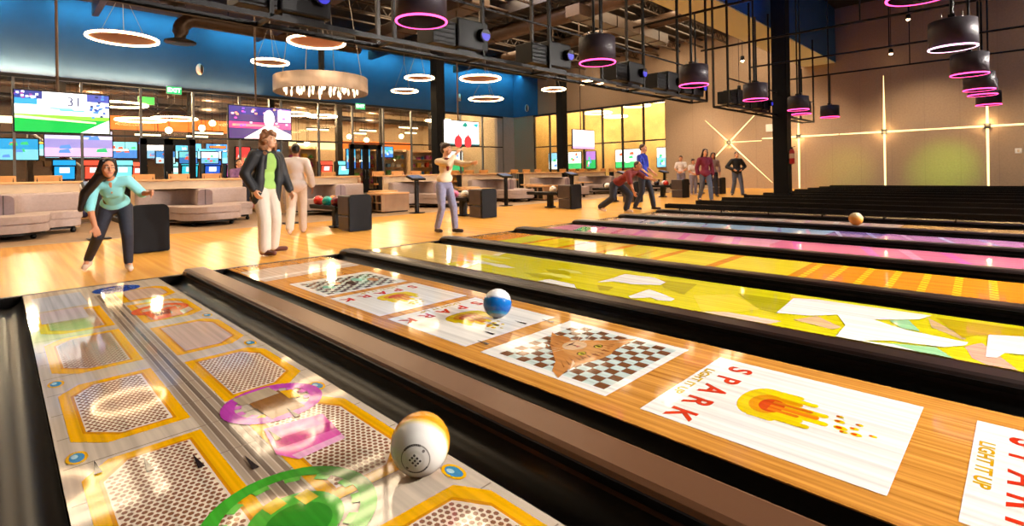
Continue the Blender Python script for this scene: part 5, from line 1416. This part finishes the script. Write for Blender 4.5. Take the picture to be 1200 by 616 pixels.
person('woman in an ivory top and grey-blue jeans with both arms raised toward her face',(5.9,7.68,0),(-.05,-1),
  stand(h=.94,lean=.05,sh_r=(.16,.0,1.40),sh_l=(-.16,.09,1.40),el_r=(.10,.27,1.36),wr_r=(-.05,.34,1.55),el_l=(-.24,.34,1.34),wr_l=(-.28,.56,1.36),
   an_r=(.12,-.12,.09),kn_r=(.12,.06,.5),to_r=(.14,.05,0),an_l=(-.12,.16,.09),kn_l=(-.10,.14,.5),to_l=(-.16,.34,0),pelvis=(0,-.03,.97),hip_l=(-.09,-.03,.92),hip_r=(.09,-.03,.92)),
  L_,top=('ivory',.012,1.7,.06),bottom=('denim',.012,.96),shoes='shoe_dark',hair=('hair_dark','bun'),look=(.35,.0),k=.96,vox=.010,woman=True,
  extras=lambda body,j,H,TR,ch,pv,ax: blob('neck_scarf',[('cap',ch+TR@V((.02,.105,.12)),.035,ch+TR@V((.0,.125,-.02)),.022),('cap',ch+TR@V((-.04,.07,.17)),.03,ch+TR@V((.05,.07,.17)),.03)],'maroon',body,.009))
person('crouching bowler in a maroon shirt and dark jeans, bent forward with an arm out',(11.45,7.55,0),(.0,-1),
  stand(h=1.0,head=(.0,.62,1.20),neck=(0,.50,1.12),sh_l=(-.17,.46,1.04),sh_r=(.17,.42,1.02),chest=(0,.34,.98),pelvis=(0,-.04,.76),
   el_r=(.22,.52,.78),wr_r=(.2,.60,.56),el_l=(-.10,.72,.92),wr_l=(-.06,.98,.86),
   hip_l=(-.09,-.04,.72),hip_r=(.09,-.06,.72),kn_l=(-.10,.30,.46),an_l=(-.10,.18,.09),to_l=(-.1,.36,0),kn_r=(.14,-.06,.38),an_r=(.2,-.42,.14),to_r=(.22,-.25,.02)),
  T_,top=('maroon',.022,.95,.04),bottom=('denim_dark',.024,.96),shoes='shoe_white',hair=('hair_dark','crop'),look=(.0,-.1),vox=.011)
person('man in a royal blue shirt and dark trousers standing behind the crouching bowler',(12.62,7.5,0),(.12,-1),
  stand(h=1.03,el_l=(-.22,.02,1.14),wr_l=(-.18,.24,.98),el_r=(.22,.0,1.14),wr_r=(.16,.22,.95),an_l=(-.12,.24,.09),kn_l=(-.1,.18,.5),to_l=(-.14,.42,0),an_r=(.12,-.18,.1),kn_r=(.1,.02,.5),to_r=(.14,-.02,0)),
  L_,top=('royal',.022,.85,-.06),bottom=('denim_dark',.016,.97),shoes='shoe_dark',hair=('hair_dark','crop'),vox=.012)
person('woman in a wine-red top and jeans walking among the far group',(16.75,7.6,0),(-.72,-.7),
  stand(h=1.0,an_l=(-.10,.26,.09),kn_l=(-.09,.20,.5),to_l=(-.12,.44,0),an_r=(.12,-.26,.12),kn_r=(.1,-.02,.48),to_r=(.13,-.1,0),el_r=(.25,-.08,1.14),wr_r=(.24,-.02,.9)),
  L_,top=('wine',.022,1.9,-.10),bottom=('denim_mid',.014,.97),shoes='shoe_dark',hair=('hair_dark','long'),look=(0,0),vox=.013,woman=True)
person('woman in a grey top with long dark hair behind the wine-red woman',(20.0,8.75,0),(-.8,-.6),
  stand(h=.98,an_l=(-.1,.12,.09),to_l=(-.12,.3,0)),D_,top=('greycloth',.016,1.6,-.02),bottom=('denim_dark',.012,.97),shoes='shoe_dark',hair=('hair_black','long'),vox=.014,woman=True)
person('man in a black sweater and jeans with hands on his hips at the far end',(21.2,8.3,0),(-.75,-.66),
  stand(h=1.0,el_l=(-.36,-.08,1.16),wr_l=(-.17,.10,1.04),el_r=(.36,-.08,1.16),wr_r=(.17,.10,1.04),an_l=(-.17,.14,.09),kn_l=(-.14,.1,.5),to_l=(-.24,.3,0),an_r=(.15,-.1,.09),to_r=(.22,.06,0)),
  L_,top=('jacket',.026,1.9,-.06),bottom=('denim_mid',.018,.97),shoes='shoe_dark',hair=('hair_dark','crop'),vox=.013)
for lab,x,y,hw,hd,hk in (('taller of two people in white tops behind the far ball return',20.6,10.4,(-.9,-.3),.95,'short'),('shorter of two people in white tops behind the far ball return',20.9,10.0,(-.6,-.75),.86,'bun')):
    person(lab,(x,y,0),hw,stand(h=hd,el_l=(-.24,.06,1.15),wr_l=(-.08,.22,1.05),el_r=(.24,.06,1.15),wr_r=(.08,.24,1.03)),T_,top=('cloth_white',.018,.7,-.02),bottom=('denim',.014,.97),shoes='shoe_white',hair=('hair_dark',hk),k=.95,vox=.014,woman=True)
# seated guest in purple at the counter
def sit(h=1.0):
    s=.80
    return dict(head=(0,.05,s+.70),neck=(0,.02,s+.55),sh_l=(-.175,.02,s+.46),sh_r=(.175,.02,s+.46),el_l=(-.23,.16,s+.24),el_r=(.23,.16,s+.24),wr_l=(-.08,.36,s+.26+.05),wr_r=(.1,.36,s+.26+.05),
      chest=(0,0,s+.33),pelvis=(0,-.03,s+.09),hip_l=(-.09,.0,s+.06),hip_r=(.09,.0,s+.06),kn_l=(-.11,.36,s-.03),kn_r=(.11,.36,s-.03),an_l=(-.11,.30,s-.46),an_r=(.11,.30,s-.46),to_l=(-.11,.48,s-.55),to_r=(.11,.48,s-.55))
person('guest in a purple plaid shirt seated behind the counter, left of the curly-haired man',(4.93,16.12,0),(.0,-1),sit(),L_,top=('purple',.024,1.8,.02),bottom=('denim_dark',.014,.97),shoes='shoe_dark',hair=('hair_dark','short'),look=(0,-.25),vox=.013)

# ================================================================== LIGHT
def lamp(kind,name,loc,e,rgb,rad=.2,rot=None,target=None,ang=None,blend=.6,size=None):
    l=bpy.data.lights.new(name,kind); l.energy=e; l.color=S(*rgb)[:3]
    o=bpy.data.objects.new(name,l); COL.objects.link(o); o.location=loc
    if kind in('POINT','SPOT'): l.shadow_soft_size=rad
    if kind=='AREA': l.shape='RECTANGLE'; l.size,l.size_y=size
    if ang: l.spot_size=ang; l.spot_blend=blend
    if target is not None: o.rotation_euler=(Vector(target)-Vector(loc)).to_track_quat('-Z','Y').to_euler()
    return o
WARM=(255,226,186); NEUT=(255,240,222)
# projector beams from the pin side (key light); pictures are in the lane colour
for x,e in ((4.8,2500),(8.3,3700),(11.8,4200),(15.3,4200),(18.8,3200)): lamp('SPOT','projector_beam',(x,-4.4,3.9),e,(255,246,236),.07,target=(x-4.2,3.0,0),ang=math.radians(66),blend=.7)
# broad warm fill lamps added over lanes, approach and lounge
for x in (-4,2,8,14,20,26):
    for y,e in ((-3,110),(9.6,600),(14.5,440),(20.5,380)):
        lamp('AREA','ceiling_panel_light',(x,y,8.6 if not(6<y<8) else 6.0),e*(.6 if x>19 else .55 if (x<3 and y<10) else 1),WARM if y>5 else NEUT,target=(x,y,0),size=(3.4,3.4))
# blue wall washers from the top of the wall
for x in (-8,-2,4,10,16,22,27):
    lamp('AREA','wall_washer',(x,27.9,8.65),150,(90,195,212),size=(5,.3),target=(x,28.7,7.2))
for x,e in ((-4,260),(0,260),(4,150),(8,60)): lamp('AREA','window_head_light',(x,28.4,5.48),e,(255,176,120),size=(3.8,.1),target=(x,28.65,6.3))  # added lamps standing in for warm light spilling from the windows
lamp('AREA','wall_washer',(16,6.2,8.6),220,(60,140,255),size=(20,.3),target=(18,6.5,6.2))
# right wall: added spots for warmth and for green light bounced off the lanes
for y in (-2,3,8,13): lamp('SPOT','wall_spot',(25.3,y,5.6),800,WARM,.2,target=(29,y,.9),ang=math.radians(90),blend=.9)
lamp('SPOT','green_spot',(24.5,1.6,3.2),900,(200,255,90),.1,target=(29,2.5,.9),ang=math.radians(34),blend=1.0)
lamp('SPOT','green_spot',(24.5,5,3.2),420,(215,240,70),.1,target=(29,6.2,.8),ang=math.radians(34),blend=1.0)
for y,z in ((1.1,2.75),(4.6,2.64),(8.2,2.57),(11.75,2.55)): lamp('POINT','star_glow',(28.78,y,z),22,(255,210,140),.06)
# beyond the glass
for x in (-4,1,6,11,16,21,26): lamp('POINT','arcade_light',(x,33.6,5.6),560,(255,226,184),.25)
for x in (-2,4,10,16,22): lamp('POINT','arcade_light',(x,38,5.6),520,(255,216,166),.25)
for y in (18,22,26,29): lamp('POINT','side_room_light',(31.2,y,6.2),330,(255,224,166),.25)
for y in (18.6,23): lamp('POINT','side_room_light',(31.6,y,3.3),120,(255,224,166),.2)
w=bpy.data.worlds.new('World'); scn.world=w; w.use_nodes=True
w.node_tree.nodes['Background'].inputs[0].default_value=S(255,220,180); w.node_tree.nodes['Background'].inputs[1].default_value=.02

# ================================================================== CAMERA
cam=bpy.data.cameras.new('Camera'); co=bpy.data.objects.new('Camera',cam); COL.objects.link(co)
cam.sensor_width=36; cam.lens=602/1200*36; cam.shift_x=0; cam.shift_y=-(308-201.5)/1200; cam.clip_start=.02; cam.clip_end=200
fwd=Vector((1,1,0)).normalized(); q=fwd.to_track_quat('-Z','Y')
co.matrix_world=Matrix.Translation((0,0,1.1)) @ q.to_matrix().to_4x4() @ Matrix.Rotation(math.radians(-1.0),4,'Z')
scn.camera=co
scn.view_settings.view_transform='Standard'; scn.view_settings.look='None'; scn.view_settings.gamma=1; scn.view_settings.exposure=0.0
scn.view_settings.use_curve_mapping=False
scn.cycles.use_denoising=True; scn.cycles.max_bounces=8; scn.cycles.diffuse_bounces=3; scn.cycles.glossy_bounces=4; scn.cycles.transparent_max_bounces=12
scn.cycles.sample_clamp_indirect=2.5; scn.cycles.caustics_reflective=False; scn.cycles.caustics_refractive=False
scn.cycles.use_adaptive_sampling=False; scn.cycles.use_light_tree=False; scn.cycles.denoising_prefilter='FAST'; scn.cycles.denoising_input_passes='RGB_ALBEDO_NORMAL'
